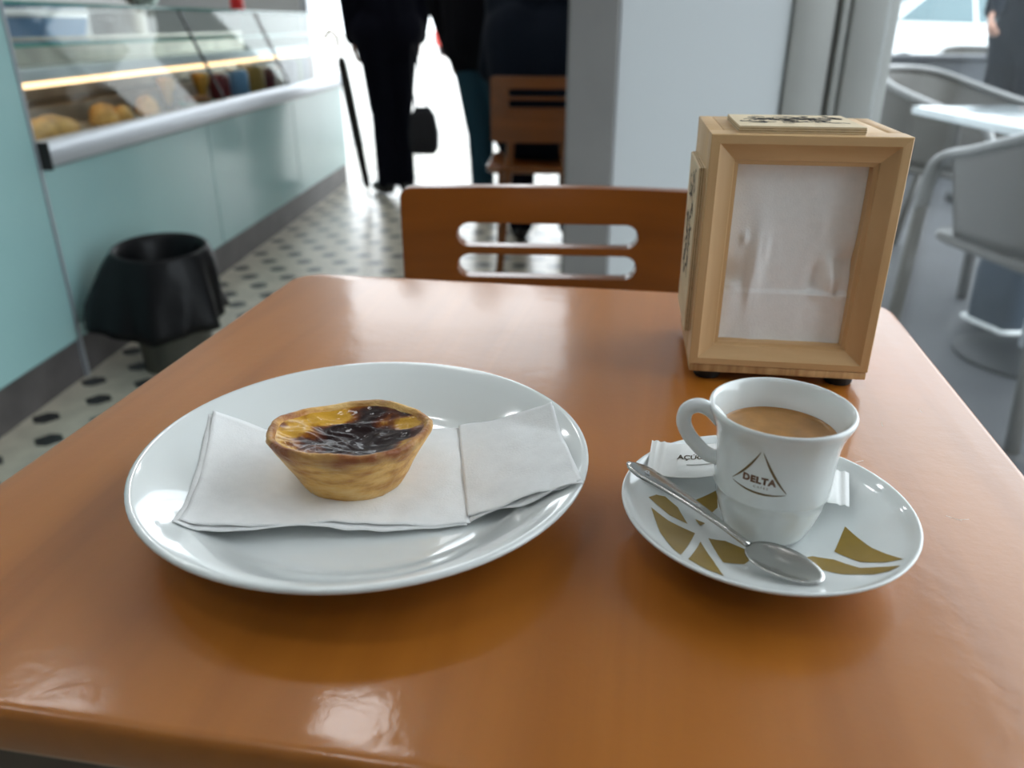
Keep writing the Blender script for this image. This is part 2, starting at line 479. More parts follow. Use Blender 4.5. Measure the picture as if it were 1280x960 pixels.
# ------------------------------------------------------------------ plate, napkin and custard tart
PL = Vector((-.0926, .3456, .75))
plate_prof = [(0, .0035), (.062, .0035), (.064, 0), (.068, 0), (.070, .003), (.078, .0065), (.095, .0155), (.105, .0210), (.1095, .0232), (.1112, .0247), (.1110, .0260),
              (.1098, .0266), (.1075, .0260), (.100, .0222), (.090, .0165), (.0825, .0118), (.0775, .0088), (.0735, .0074), (.068, .0068), (0, .0066)]
o = obj('dinner_plate', lathe(plate_prof, 96), 'porcelain', None, True, PL)
tag(o, 'round white porcelain plate under the paper napkin and tart', 'plate')
def plate_z(x, y):
    r = math.hypot(x - PL.x, y - PL.y)
    pr = [(0, .0066), (.068, .0068), (.0735, .0074), (.0775, .0088), (.0825, .0118), (.09, .0165), (.1, .0222), (.1075, .026), (.112, .0268), (.2, .027)]
    for (a, za), (b, zb) in zip(pr, pr[1:]):
        if r <= b: return .75 + za + (zb - za) * (r - a) / (b - a)
    return .777
def quad_pt(Q, s, t):
    a, b, c, d = [Vector(q) for q in Q]      # a bottom-left b bottom-right c top-right d top-left
    return (a * (1 - s) + b * s) * (1 - t) + (d * (1 - s) + c * s) * t
def napkin_sheet(Q, nu, nv, lift, wav, seed):
    bm = bmesh.new(); g = []
    for i in range(nu + 1):
        row = []
        for j in range(nv + 1):
            s, t = i / nu, j / nv
            p = quad_pt(Q, s, t)
            edge = max(0, 1 - t * 6)
            nzv = noise.noise(Vector((p.x * 38 + seed, p.y * 38, seed)))
            n2 = noise.noise(Vector((p.x * 90 + seed, p.y * 90, seed + 5)))
            p.y += edge * .0012 * math.sin(s * 11 + seed) + edge * n2 * .001
            z = max(plate_z(p.x, p.y), p.z) + lift + wav * max(0, nzv + .3) + .0006 * n2 + edge * .0006 * (1 + math.sin(s * 11 + seed))
            row.append(bm.verts.new((p.x, p.y, z)))
        g.append(row)
    for i in range(nu):
        for j in range(nv):
            bm.faces.new((g[i][j], g[i + 1][j], g[i + 1][j + 1], g[i][j + 1]))
    return bm
def thick(o, th):
    m = o.modifiers.new('thickness', 'SOLIDIFY'); m.thickness = th; m.offset = 0
    return o
nap = tag(empty('paper_napkin', (0, 0, 0)), 'thin white folded paper napkin lying on the plate beneath the tart', 'napkin')
QL = [(-.1640, .2870, .7655), (-.0365, .3080, .757), (-.0525, .4045, .757), (-.1872, .3850, .7575)]
QR = [(-.0385, .3115, .757), (.0142, .3159, .7772), (-.0005, .4005, .770), (-.0535, .4045, .757)]
thick(obj('lower_sheet', napkin_sheet([(q[0] - .0015, q[1] - .003, q[2]) for q in QL], 60, 40, .0004, .0006, 3.1), 'napkin_paper', nap, True), .0002)
thick(obj('upper_sheet', napkin_sheet(QL, 60, 40, .0011, .0006, 8.4), 'napkin_paper', nap, True), .0002)
thick(obj('folded_end', napkin_sheet([(q[0] + .001, q[1] - .002, q[2]) for q in QR], 36, 40, .0008, .0014, 5.2), 'napkin_paper', nap, True), .0002)
thick(obj('folded_end', napkin_sheet(QR, 36, 40, .0016, .0014, 1.7), 'napkin_paper', nap, True), .0002)

TP = Vector((-.0992, .3445, .7590))
def tart():
    t = tag(empty('custard_tart', TP), 'golden custard tart with scorched glossy top on the white plate', 'pastry')
    N = 120
    def rim(a):
        return (1 + .020 * math.sin(a * 2 + 1) + .012 * math.sin(a * 5 + .4) + .004 * math.sin(a * 9)
                + .025 * max(0, math.cos(a - R(185))) ** 6)
    def rimz(a):
        return .0005 * math.sin(a * 2 + .5) + .0005 * math.sin(a * 4 + 2) + .0002 * math.sin(a * 11) - .0040 * math.cos(a - R(90))
    prof = [(0, .0), (.022, .0), (.0248, .0012), (.0268, .004), (.0300, .0105), (.0335, .0175), (.0362, .0222), (.0383, .0258),
            (.0392, .0278), (.0389, .0293), (.0379, .0300), (.0366, .0298), (.0354, .0288), (.0344, .0262), (.0330, .0225), (.030, .016), (0, .014)]
    def fn(r, z, a):
        k = min(1, max(0, z / .029))
        rr = r * (1 + (rim(a) - 1) * k ** 1.2)
        nz = noise.noise(Vector((math.cos(a) * 4, math.sin(a) * 4, z * 260)))
        fine = noise.noise(Vector((math.cos(a) * 11, math.sin(a) * 11, z * 700)))
        rr += (.0007 * nz + .0005 * fine) * (k > .02)
        return rr, z + rimz(a) * k ** 2
    b = lathe(prof, N, fn=fn)
    obj('crust', b, 'crust', t, True)
    # custard: sagging, blistered skin
    b = bmesh.new(); rings = []
    NR = 30
    for i in range(NR + 1):
        q = i / NR; ring = []
        for k in range(N):
            a = 2 * math.pi * k / N
            r = .0352 * q * (1 + (rim(a) - 1))
            x, y = r * math.cos(a), r * math.sin(a)
            z = .0232 + .0046 * q ** 4 + rimz(a) * q
            d = math.hypot(x - .004, y + .001)
            z -= .0030 * math.exp(-(d / .014) ** 2)
            z += .0016 * noise.noise(Vector((x * 70, y * 95, 2))) * (1 - q ** 6)
            rg = 1 - abs(noise.noise(Vector((x * 85, y * 150, 7)))) * 3.0
            z += .0011 * max(0, rg) * (1 - q ** 8)
            z += .0018 * math.exp(-(math.hypot(x + .022, y + .002) / .007) ** 2)
            ring.append(b.verts.new((x, y, z)))
        rings.append(ring)
    for i in range(NR):
        for k in range(N):
            j = (k + 1) % N
            b.faces.new((rings[i][k], rings[i][j], rings[i + 1][j], rings[i + 1][k]))
    obj('custard', b, 'custard', t, True)
    return t
def tart_mats():
    m = pm('crust', (.70, .40, .12), .42, bump=.6, bscale=260, spec=.5, stretch=(1, 1, 2.2))
    n = m.node_tree.nodes; l = m.node_tree.links; p = n['Principled BSDF']; tcn = n['Texture Coordinate']
    nz = n.new('ShaderNodeTexNoise'); nz.inputs['Scale'].default_value = 95; nz.inputs['Detail'].default_value = 6
    mp = n.new('ShaderNodeMapping'); mp.inputs['Scale'].default_value = (.55, .55, 1.7); l.new(tcn.outputs['Object'], mp.inputs[0]); l.new(mp.outputs[0], nz.inputs[0])
    cr = n.new('ShaderNodeValToRGB'); e = cr.color_ramp.elements
    e[0].position = .33; e[0].color = (.50, .20, .035, 1); e[1].position = .66; e[1].color = (.84, .56, .22, 1)
    k = e.new(.48); k.color = (.76, .43, .12, 1); l.new(nz.outputs[0], cr.inputs[0])
    # browned lip: baked darker along the top edge, uneven
    sp = n.new('ShaderNodeSeparateXYZ'); l.new(tcn.outputs['Object'], sp.inputs[0])
    n2 = n.new('ShaderNodeTexNoise'); n2.inputs['Scale'].default_value = 60; l.new(tcn.outputs['Object'], n2.inputs[0])
    mr = n.new('ShaderNodeMapRange'); l.new(sp.outputs[2], mr.inputs[0]); mr.inputs[1].default_value = .022; mr.inputs[2].default_value = .0305; mr.inputs[3].default_value = -.15; mr.inputs[4].default_value = .75
    ad = n.new('ShaderNodeMath'); ad.operation = 'ADD'; l.new(mr.outputs[0], ad.inputs[0])
    m3 = n.new('ShaderNodeMapRange'); l.new(n2.outputs[0], m3.inputs[0]); m3.inputs[1].default_value = .35; m3.inputs[2].default_value = .65; m3.inputs[3].default_value = -.45; m3.inputs[4].default_value = .35
    l.new(m3.outputs[0], ad.inputs[1])
    ad.use_clamp = True
    mx = n.new('ShaderNodeMix'); mx.data_type = 'RGBA'; l.new(ad.outputs[0], mx.inputs[0]); l.new(cr.outputs[0], mx.inputs[6]); mx.inputs[7].default_value = (.26, .075, .018, 1)
    l.new(mx.outputs[2], p.inputs['Base Color'])
    m = pm('custard', (.05, .02, .012), .45, bump=.30, bscale=210, coat=.28, coat_rough=.04, spec=.12)
    n = m.node_tree.nodes; l = m.node_tree.links; p = n['Principled BSDF']; tcn = n['Texture Coordinate']
    nz = n.new('ShaderNodeTexNoise'); nz.inputs['Scale'].default_value = 62; nz.inputs['Detail'].default_value = 4; l.new(tcn.outputs['Object'], nz.inputs[0])
    ln = n.new('ShaderNodeVectorMath'); ln.operation = 'DISTANCE'; l.new(tcn.outputs['Object'], ln.inputs[0]); ln.inputs[1].default_value = (.003, -.001, .024)
    mr = n.new('ShaderNodeMapRange'); l.new(ln.outputs[1], mr.inputs[0]); mr.inputs[1].default_value = .012; mr.inputs[2].default_value = .036; mr.inputs[3].default_value = -.22; mr.inputs[4].default_value = .22
    ad = n.new('ShaderNodeMath'); ad.operation = 'ADD'; l.new(mr.outputs[0], ad.inputs[0]); l.new(nz.outputs[0], ad.inputs[1])
    for px_, py_, rad, amt in ((-.017, .023, .012, .42), (.025, .014, .010, .42), (-.024, .002, .011, .25), (.002, .031, .013, -.25), (.004, -.029, .018, -.12)):
        dn = n.new('ShaderNodeVectorMath'); dn.operation = 'DISTANCE'; l.new(tcn.outputs['Object'], dn.inputs[0]); dn.inputs[1].default_value = (px_, py_, .024)
        m2 = n.new('ShaderNodeMapRange'); m2.interpolation_type = 'SMOOTHSTEP'; l.new(dn.outputs[1], m2.inputs[0]); m2.inputs[1].default_value = rad * .3; m2.inputs[2].default_value = rad * 1.1; m2.inputs[3].default_value = amt; m2.inputs[4].default_value = 0
        a2 = n.new('ShaderNodeMath'); a2.operation = 'ADD'; l.new(ad.outputs[0], a2.inputs[0]); l.new(m2.outputs[0], a2.inputs[1]); ad = a2
    cr = n.new('ShaderNodeValToRGB'); e = cr.color_ramp.elements
    e[0].position = .42; e[0].color = (.018, .008, .008, 1); e[1].position = .74; e[1].color = (.62, .33, .035, 1)
    k = e.new(.54); k.color = (.075, .018, .008, 1)
    k = e.new(.63); k.color = (.24, .075, .012, 1)
    l.new(ad.outputs[0], cr.inputs[0]); l.new(cr.outputs[0], p.inputs['Base Color'])
tart_mats()
tart()

# ------------------------------------------------------------------ saucer, cup, spoon, sugar sachet
SC = Vector((.098, .314, .75))
def sz(r): return .0055 + .0155 * max(0, (r - .021) / .044) ** 1.5
pr = [(0, .0025), (.026, .0025), (.027, 0), (.030, 0), (.0315, .0030), (.042, .0072), (.054, .0135), (.0625, .0188), (.0648, .0208), (.0651, .0216), (.0645, .0221), (.0634, .0218)]
pr += [(r, sz(r)) for r in (.062, .058, .053, .047, .041, .035, .030, .026, .0235, .0215)] + [(.0205, .0052), (0, .0052)]
sau = tag(empty('saucer', SC), 'white saucer with olive-gold pattern holding the espresso cup', 'saucer')
obj('dish', lathe(pr, 96), 'porcelain', sau, True)
gold = {
 'a': [(-.0513, .0115), (-.0470, .0160), (-.0425, .0171), (-.037, .0119), (-.0338, .0005), (-.0418, .003)],
 'b': [(-.0508, .004), (-.0432, -.0019), (-.0313, -.006), (-.0423, -.0342), (-.0449, -.03), (-.0489, -.0164)],
 'c': [(-.0299, -.0126), (-.0395, -.0366), (-.0333, -.0440), (-.0266, -.0472), (-.0274, -.0299)],
 'd': [(-.0255, -.0079), (-.018, -.0084), (-.0102, -.0143), (-.0100, -.0230), (-.0135, -.0274), (-.0229, -.0293)],
 'e': [(-.0282, .0203), (-.015, .031), (-.0166, .0185), (-.0212, .0125)],
 'e2': [(-.0294, .0063), (-.0249, .0045), (-.0277, .0016)],
 'f': [(.0379, .0011), (.0279, -.0166), (.0343, -.0296), (.0419, -.0342), (.0485, -.0353), (.0450, -.0270), (.0422, -.0194)],
 'g': [(.0042, -.0215), (.0183, -.0185), (.0257, -.0233), (.0322, -.0345), (.0453, -.0402), (.0400, -.0430), (.0343, -.0432), (.0238, -.0381), (.0153, -.0290)],
}
for k, poly in gold.items():
    b = bmesh.new()
    f = b.faces.new([b.verts.new((x, y, 0)) for x, y in poly])
    bmesh.ops.triangulate(b, faces=[f])
    for _ in range(4):
        bmesh.ops.subdivide_edges(b, edges=[e for e in b.edges if e.calc_length() > .003], cuts=1, use_grid_fill=True)
        bmesh.ops.triangulate(b, faces=b.faces[:])
    for v in b.verts: v.co.z = sz(math.hypot(v.co.x, v.co.y)) + .00022
    for f in b.faces:
        if f.normal.z < 0: f.normal_flip()
    obj('gold_motif', b, 'gold_print', sau, True, recalc=False)

CP = Vector((.1005, .319, .7556))
cup_prof_out = [(.0165, .0), (.0180, .0008), (.0195, .0035), (.0222, .0110), (.0242, .0185), (.0251, .0232), (.0255, .0236), (.0258, .0250), (.0259, .033), (.0262, .042),
                (.0270, .049), (.0285, .0545), (.0302, .0580), (.0311, .0602), (.0313, .0614), (.0310, .0624), (.0303, .0628)]
cup_prof_in = [(.0295, .0624), (.0286, .0608), (.0272, .0565), (.0258, .051), (.0245, .042), (.0236, .030), (.0215, .016), (.016, .0075), (0, .006)]
cup = tag(empty('espresso_cup', CP), 'white espresso cup with brown triangle logo full of coffee', 'cup')
obj('bowl', lathe([(0, .001)] + cup_prof_out + cup_prof_in, 96), 'porcelain', cup, True)
def cup_r(z):
    for (a, za), (b, zb) in zip(cup_prof_out, cup_prof_out[1:]):
        if za <= z <= zb: return a + (b - a) * (z - za) / max(1e-9, zb - za)
    return .031
obj('coffee', lathe([(0, .0488), (.012, .0488), (.0225, .0489), (.0247, .0492), (.0254, .0498)], 64), 'coffee', cup, True)
hp = smoothpath([(-.0255, 0, .0535), (-.0305, 0, .0585), (-.0360, 0, .0605), (-.0408, 0, .0580), (-.0416, 0, .0520), (-.0390, 0, .0460), (-.0345, 0, .0405), (-.0300, 0, .0365), (-.0245, 0, .0345)], 6)
hh = obj('handle', sweep(hp, .0034, .0030, 14, up=(0, 1, 0)), 'porcelain', cup, True)
hh.rotation_euler = (0, 0, R(-4))
# printed logo wrapped on the bowl
LA = R(-118)                       # azimuth of the logo centre
def wrap(u, v):
    z = v; r = cup_r(z) + .00016
    a = LA + u / .0262
    return Vector((r * math.cos(a), r * math.sin(a), z))
def arc_stroke(p, q, bulge, wmax, n=14):
    b = bmesh.new(); p = Vector((*p, 0)); q = Vector((*q, 0)); d = q - p; nrm = Vector((-d.y, d.x, 0)).normalized()
    A = []; B = []
    for i in range(n + 1):
        t = i / n; c = p + d * t + nrm * bulge * 4 * t * (1 - t); wd = wmax * (.18 + .82 * math.sin(math.pi * t)) / 2
        A.append(b.verts.new(wrap(*(c + nrm * wd).xy))); B.append(b.verts.new(wrap(*(c - nrm * wd).xy)))
    for i in range(n): b.faces.new((A[i], A[i + 1], B[i + 1], B[i]))
    return b
lz = .0418
logo = arc_stroke((-.0005, lz + .0105), (-.0125, lz - .0070), .0011, .0010)
merge(logo, arc_stroke((.0007, lz + .0105), (.0118, lz - .0082), -.0011, .0011))
merge(logo, arc_stroke((-.0122, lz - .0078), (.0115, lz - .0090), -.0016, .0010))
lo = obj('logo_triangle', logo, 'logo_print', cup, True)
b = text_mesh('DELTA', .0043, .00026, 0, 1.13)
for v in b.verts: v.co = wrap(v.co.x - .0002, v.co.y + lz - .0038)
obj('logo_lettering', b, 'logo_red', cup)
b = text_mesh('C A F É S', .0016)
for v in b.verts: v.co = wrap(v.co.x + .001, v.co.y + lz - .0070)
obj('logo_lettering', b, 'logo_print', cup)

# spoon: handle tip on the saucer rim, bowl in the dish
sp = tag(empty('coffee_spoon', (0, 0, 0)), 'small stainless steel coffee spoon resting across the saucer', 'spoon')
T0, T1 = Vector((.0372, .3385, .7762)), Vector((.0865, .2905, .7645))
dv = (T1 - T0); side = Vector((-dv.y, dv.x, 0)).normalized()
b = bmesh.new(); rows = []
NS = 26
for i in range(NS + 1):
    t = i / NS
    c = T0 + dv * t; c.z += .0016 * math.sin(math.pi * t)
    if t < .14: wd = .0012 + .0046 * math.sqrt(t / .14)
    else:
        k = (t - .14) / .86; wd = .0040 * (1 - k) ** 1.3 + .0018
    th = .0007 + .0007 * t
    rows.append([b.verts.new(c + side * wd * u + Vector((0, 0, zz))) for u, zz in ((-1, 0), (-.5, th * .7), (.5, th * .7), (1, 0), (.5, -th), (-.5, -th))])
for i in range(NS):
    for k in range(6):
        j = (k + 1) % 6; b.faces.new((rows[i][k], rows[i][j], rows[i + 1][j], rows[i + 1][k]))
b.faces.new(rows[0]); b.faces.new(rows[-1][::-1])
obj('handle', b, 'steel_spoon', sp, True)
b = bmesh.new(); d2 = Vector((.72, -.66, 0)).normalized(); s2 = Vector((.66, .72, 0))
bc = Vector((.0985, .2785, .7650)); BL, BW = .0172, .0107
rings = []
for i in range(10):
    q = i / 9; ring = []
    for k in range(36):
        a = 2 * math.pi * k / 36
        x = BL * q * math.cos(a); y = BW * q * math.sin(a) * (1 - .14 * math.cos(a))
        ring.append(b.verts.new(bc + d2 * x + s2 * y + Vector((0, 0, -.0036 * (1 - q ** 2) + .0003 * math.cos(a)))) if i else None)
    if i == 0: ring = [b.verts.new(bc + Vector((0, 0, -.0036)))]
    rings.append(ring)
for k in range(36):
    b.faces.new((rings[0][0], rings[1][k], rings[1][(k + 1) % 36]))
for i in range(1, 9):
    for k in range(36):
        j = (k + 1) % 36; b.faces.new((rings[i][k], rings[i + 1][k], rings[i + 1][j], rings[i][j]))
o = obj('spoon_bowl', b, 'steel_spoon', sp, True); thick(o, .0009)
b = text_mesh('p', .0045, .0001)
mt = Matrix.Translation(T0 + dv * .17 + Vector((0, 0, .0021))) @ Matrix.Rotation(math.atan2(dv.y, dv.x) + R(90), 4, 'Z') @ Matrix.Rotation(R(8), 4, 'X')
for v in b.verts: v.co = mt @ v.co
o = obj('stamped_mark', b, 'alu', sp)

# sugar sachet behind the cup
sg = tag(empty('sugar_sachet', (0, 0, 0)), 'white paper sugar sachet tucked behind the espresso cup', 'sachet')
QS = [(.0466, .3390, .7700), (.1375, .3185, .7680), (.1455, .3450, .7705), (.0520, .3670, .7735)]
def sach(s, t, up):
    p = quad_pt(QS, s, t)
    bow = .012 * math.sin(math.pi * s) ** 4; p.y += bow
    body = max(0, min(1, min(s, 1 - s) / .10 - .55)); body = min(1, body)
    puff = .0032 * (4 * t * (1 - t)) ** .6 * body
    crimp = .0004 * math.sin(s * 400) if min(s, 1 - s) < .075 else 0
    return p + Vector((0, 0, (puff if up else -puff * .4) + crimp + (.0002 if up else 0)))
for nm, up in (('front_paper', True), ('back_paper', False)):
    b = bmesh.new(); NU, NV = 90, 14
    g = [[b.verts.new(sach(i / NU, j / NV, up)) for j in range(NV + 1)] for i in range(NU + 1)]
    for i in range(NU):
        for j in range(NV): b.faces.new((g[i][j], g[i + 1][j], g[i + 1][j + 1], g[i][j + 1]))
    obj(nm, b, 'sachet_paper', sg, True)
b = text_mesh('AÇÚCAR/ AZÚCAR', .0048, .00012)
xs = [v.co.x for v in b.verts]; x0, x1 = min(xs), max(xs)
for v in b.verts:
    s = .145 + (v.co.x - x0) / .096; t = .42 + v.co.y / .0290
    v.co = sach(s, t, True) + Vector((0, 0, .00025))
obj('lettering', b, 'sachet_ink', sg)
b = bmesh.new()
vv = [b.verts.new(sach(.20 + .3 * i / 20, .22 + .02 * k, True) + Vector((0, 0, .0003))) for k in (0, 1) for i in range(21)]
for i in range(20): b.faces.new((vv[i], vv[i + 1], vv[22 + i], vv[21 + i]))
obj('printed_line', b, 'alu_frame', sg)

# ------------------------------------------------------------------ wooden napkin dispenser
HA = R(-4.6)
HC = Vector((.0906, .4978, .75))           # front bottom left corner
nd = tag(empty('napkin_dispenser', HC, HA), 'pale pine napkin dispenser box with framed front and engraved plaques', 'napkin holder')
W, H, D, Z0 = .1147, .1535, .102, .0070
def mit(name, quad_out, quad_in, mat):
    """mitred frame member: outer edge p0-p1, inner edge p3-p2 in XZ; stepped moulding section"""
    b = bmesh.new()
    p0, p1 = [Vector((q[0], 0, q[1])) for q in quad_out]; p3, p2 = [Vector((q[0], 0, q[1])) for q in quad_in]
    sect = [(0, .020), (0, .0006), (.03, 0), (.30, 0), (.36, .0012), (.84, .0040), (.87, .0055), (1, .0060), (1, .020)]
    A = [b.verts.new(p0 + (p3 - p0) * s + Vector((0, y, 0))) for s, y in sect]
    B = [b.verts.new(p1 + (p2 - p1) * s + Vector((0, y, 0))) for s, y in sect]
    for i in range(len(sect)):
        j = (i + 1) % len(sect); b.faces.new((A[i], A[j], B[j], B[i]))
    b.faces.new(A[::-1]); b.faces.new(B)
    return obj(name, b, mat, nd, 'auto')
fz0, fz1, fw = Z0 + .0055, Z0 + H, .0180
fb = .0150
mit('frame_rail', ((0, fz1), (W, fz1)), ((fw, fz1 - fw), (W - fw, fz1 - fw)), 'pine_across')
mit('frame_rail', ((0, fz0), (W, fz0)), ((fw, fz0 + fb), (W - fw, fz0 + fb)), 'pine_across')
mit('frame_stile', ((0, fz0), (0, fz1)), ((fw, fz0 + fb), (fw, fz1 - fw)), 'pine')
mit('frame_stile', ((W, fz0), (W, fz1)), ((W - fw, fz0 + fb), (W - fw, fz1 - fw)), 'pine')
obj('base_board', box(.0005, W - .0005, .0008, D, Z0, fz0 - .0002, .0006), 'pine_endgrain', nd, 'auto')
obj('side_board', box(0, .009, .0203, D, fz0, fz1, .0006), 'pine', nd, 'auto')
obj('side_board', box(W - .009, W, .0203, D, fz0, fz1, .0006), 'pine', nd, 'auto')
obj('top_board', box(.0092, W - .0092, .0203, D, fz1 - .009, fz1, .0006), 'pine_across', nd, 'auto')
obj('back_board', box(.0092, W - .0092, D - .006, D, fz0, fz1 - .0092), 'pine', nd)
for x in (.014, W - .014):
    for y in (.014, D - .014):
        obj('rubber_foot', lathe([(0, 0), (.0085, 0), (.009, .001), (.009, Z0), (0, Z0)], 20, c=(x, y, 0)), 'rubber', nd, 'auto')
# plaques: plywood with burnt flourishes
def plaque(M4, w, h, seed, rows):
    rnd = random.Random(seed)
    b = box(0, w, 0, h, 0, .0042, .0002, 1)
    for v in b.verts: v.co = M4 @ v.co
    p = obj('plaque', b, 'plywood_face', nd)
    e = box(.0002, w - .0002, .0002, h - .0002, -.0001, .0036)
    e2 = bmesh.new()
    for k in range(2):
        z = .0010 + .0013 * k
        box(-.00012, w + .00012, -.00012, h + .00012, z, z + .0007, bm=e2)
    e.free()
    for v in e2.verts: v.co = M4 @ v.co
    obj('ply_layers', e2, 'plywood_edge', p)
    b = bmesh.new()
    for (cx, cy, s) in rows:
        for k in range(9):
            a0 = rnd.uniform(0, 6.28); pts = []
            turn = rnd.choice((-1, 1)) * rnd.uniform(1.5, 4.0); x, y = cx + rnd.uniform(-.7, .7) * s, cy + rnd.uniform(-.6, .6) * s
            for i in range(12):
                pts.append((x, y, .0043)); a = a0 + turn * i / 11; st = s * .16 * (1 - i / 20)
                x += st * math.cos(a); y += st * math.sin(a)
            pts = [(min(max(x, .004), w - .004), min(max(y, .003), h - .003), z) for x, y, z in pts]
            A = []; B = []
            for i, q in enumerate(pts):
                wd = s * .11 * (.25 + math.sin(math.pi * min(1, (i + .5) / 12)))
                qa = pts[min(i + 1, 11)]; qb = pts[max(i - 1, 0)]
                d = Vector((qa[0] - qb[0], qa[1] - qb[1], 0)); d = d.normalized() if d.length > 1e-7 else Vector((1, 0, 0))
                nn = Vector((-d.y, d.x, 0)) * wd
                A.append(b.verts.new(Vector(q) + nn)); B.append(b.verts.new(Vector(q) - nn))
            for i in range(11):
                b.faces.new((A[i], A[i + 1], B[i + 1], B[i]))
    for v in b.verts: v.co = M4 @ v.co
    obj('engraving', b, 'burnt', p, recalc=False)
plaque(Matrix.Translation((.0165, .008, fz1)), .073, .066, 5, [(.012 + .0105 * i, .026 + .022 * (i % 2), .0085) for i in range(6)] + [(.02 + .011 * i, .04, .008) for i in range(4)])
# on the left side: local x -> depth(+y), local y -> up, normal -> -x
ML = Matrix.Translation((0, D - .014, .030)) @ Matrix(((0, 0, -1, 0), (-1, 0, 0, 0), (0, 1, 0, 0), (0, 0, 0, 1)))
plaque(ML, .072, .108, 9, [(.036 + .010 * ((i % 2) * 2 - 1), .034 + .0085 * i, .0085) for i in range(8)])

ns = tag(empty('napkin_stack', HC, HA), 'stack of white paper napkins showing in the dispenser front', 'napkins')
ix0, ix1, iz0, iz1 = .0135, W - .0135, fz0 + .004, fz1 - .0125
def nfront(x, z):
    u = (x - ix0) / (ix1 - ix0); v = (z - iz0) / (iz1 - iz0)
    y = .0145
    y -= .0034 * math.exp(-((u - .27) / .05) ** 2 - ((v - .48) / .16) ** 2)
    y -= .0042 * math.exp(-((u - .80 + .25 * (v - .42)) / .05) ** 2 - ((v - .42) / .10) ** 2)
    y += .0040 * math.exp(-((u - .95) / .09) ** 2 - ((v - .50) / .07) ** 2)
    y += .0040 * math.exp(-((u - .05) / .10) ** 2 - ((v - .42) / .07) ** 2)
    y += .0030 * math.exp(-((u - .70) / .05) ** 2 - ((v - .40) / .07) ** 2)
    y -= .0016 * max(0, noise.noise(Vector((u * 5, v * 3, 4)))) 
    y += .0020 * max(0, u - .93) / .07
    if v < .335: y -= .0011
    for cu_, cv, su, sv, h in ((.17, .60, .022, .030, -.0020), (.33, .55, .018, .07, -.0016), (.24, .35, .016, .10, -.0012), (.72, .33, .05, .018, -.0020), (.88, .36, .035, .03, .0018), (.10, .36, .06, .018, -.0018), (.70, .68, .03, .05, -.0008)):
        y += h * math.exp(-((u - cu_) / su) ** 2 - ((v - cv) / sv) ** 2)
    return y
b = bmesh.new(); NX, NZ = 56, 84
g = []
zs = [iz0 + (iz1 - iz0) * j / NZ for j in range(NZ + 1)]
for i in range(NX + 1):
    x = ix0 + (ix1 - ix0) * i / NX
    g.append([b.verts.new((x, nfront(x, z), z)) for z in zs])
for i in range(NX):
    for j in range(NZ): b.faces.new((g[i][j], g[i + 1][j], g[i + 1][j + 1], g[i][j + 1]))
thick(obj('front_napkin', b, 'napkin_paper', ns, True), .0003)
for k in range(9):
    y = .0215 + k * .0078
    obj('napkin', box(ix0, ix1, y, y + .0066, iz0, iz1 - .002, .0015), 'napkin_paper', ns, 'auto')

# ------------------------------------------------------------------ pastry display counter (left)
Y0, Y1 = 2.13, 5.35
side = tag(empty('counter_cabinet', (FX, .9, 0)), 'tall mint glass fronted cabinet at the near end of the display counter', 'cabinet')
obj('panel', box(-.02, 0, -1.2, Y0 - .9 - .012, .12, 1.35, .003), 'mint_panel', side)
obj('body', box(-.62, -.021, -1.2, Y0 - .9 - .012, .0, 1.35, .003), 'wall_white', side)
obj('plinth', box(-.019, -.008, -1.2, Y0 - .9 - .012, 0, .115), 'kick', side)
obj('edge_strip', box(-.02, .004, Y0 - .9 - .011, Y0 - .9 - .002, .0, 1.35), 'alu', side)
dc = tag(empty('display_counter', (FX, Y0, 0)), 'long pastry display counter with mint panels, silver rail and glass case', 'counter')
L = Y1 - Y0
obj('plinth', box(-.6, -.008, 0, L, 0, .115), 'kick', dc)
for a, b_ in ((.002, 1.10), (1.104, 2.20), (2.204, L)):
    obj('panel', box(-.02, 0, a, b_, .12, .615, .003), 'mint_panel', dc)
obj('body', box(-.6, -.021, 0, L, .116, .61), 'wall_white', dc)
rail = layers([[(x, y, z) for x, z in ((-.03, .605), (.012, .605), (.026, .615), (.030, .632), (.028, .650), (.016, .668), (-.004, .676), (-.03, .676))] for y in (.01, L)])
obj('bumper_rail', rail, 'alu', dc, 'auto')
obj('rail_end_cap', box(-.03, .031, .001, .0095, .604, .677, .002), 'rubber', dc)
obj('deck', box(-.6, -.031, 0, L, .611, .632), 'pastry_deck', dc)
obj('rear_panel', box(-.62, -.601, 0, L, .0, .92), 'steel_warm', dc)
obj('rear_step', box(-.58, -.42, .02, L - .02, .633, .70, .004), 'steel_warm', dc)
sh = obj('middle_shelf', box(-.595, -.20, .01, L - .01, .812, .824), 'steel', dc)
obj('shelf_edge', box(-.20, -.185, .01, L - .01, .806, .842, .003), 'alu', sh)
obj('led_strip', box(-.21, -.19, .02, L - .02, .788, .804, .002), 'led_glow', sh)
obj('glass_shelf', box(-.60, -.165, .01, L - .01, .905, .913), 'case_glass', dc)
obj('shelf_glass_edge', box(-.166, -.158, .01, L - .01, .903, .915), 'glass_edge', dc)
obj('top_glass', box(-.66, -.150, 0, L, 1.018, 1.026), 'case_glass', dc)
obj('top_glass_edge', box(-.150, -.144, 0, L, 1.017, 1.027), 'glass_edge', dc)
def slant(y0, y1, th):
    return layers([[(x, y, z) for x, z in ((-.012, .678), (-.012 + th, .678), (-.150 + th, 1.018), (-.150, 1.018))] for y in (y0, y1)])
for a, b_ in ((.01, 1.32), (1.335, 2.20), (2.215, L - .01)):
    obj('front_glass', slant(a, b_, .006), 'case_glass', dc)
for y in (1.322, 2.202):
    obj('glass_joint', slant(y, y + .011, .010), 'dark_metal', dc)
for y in (.006, L - .006):
    obj('end_glass', box(-.60, -.155, y - .004, y + .004, .633, 1.017), 'case_glass', dc)

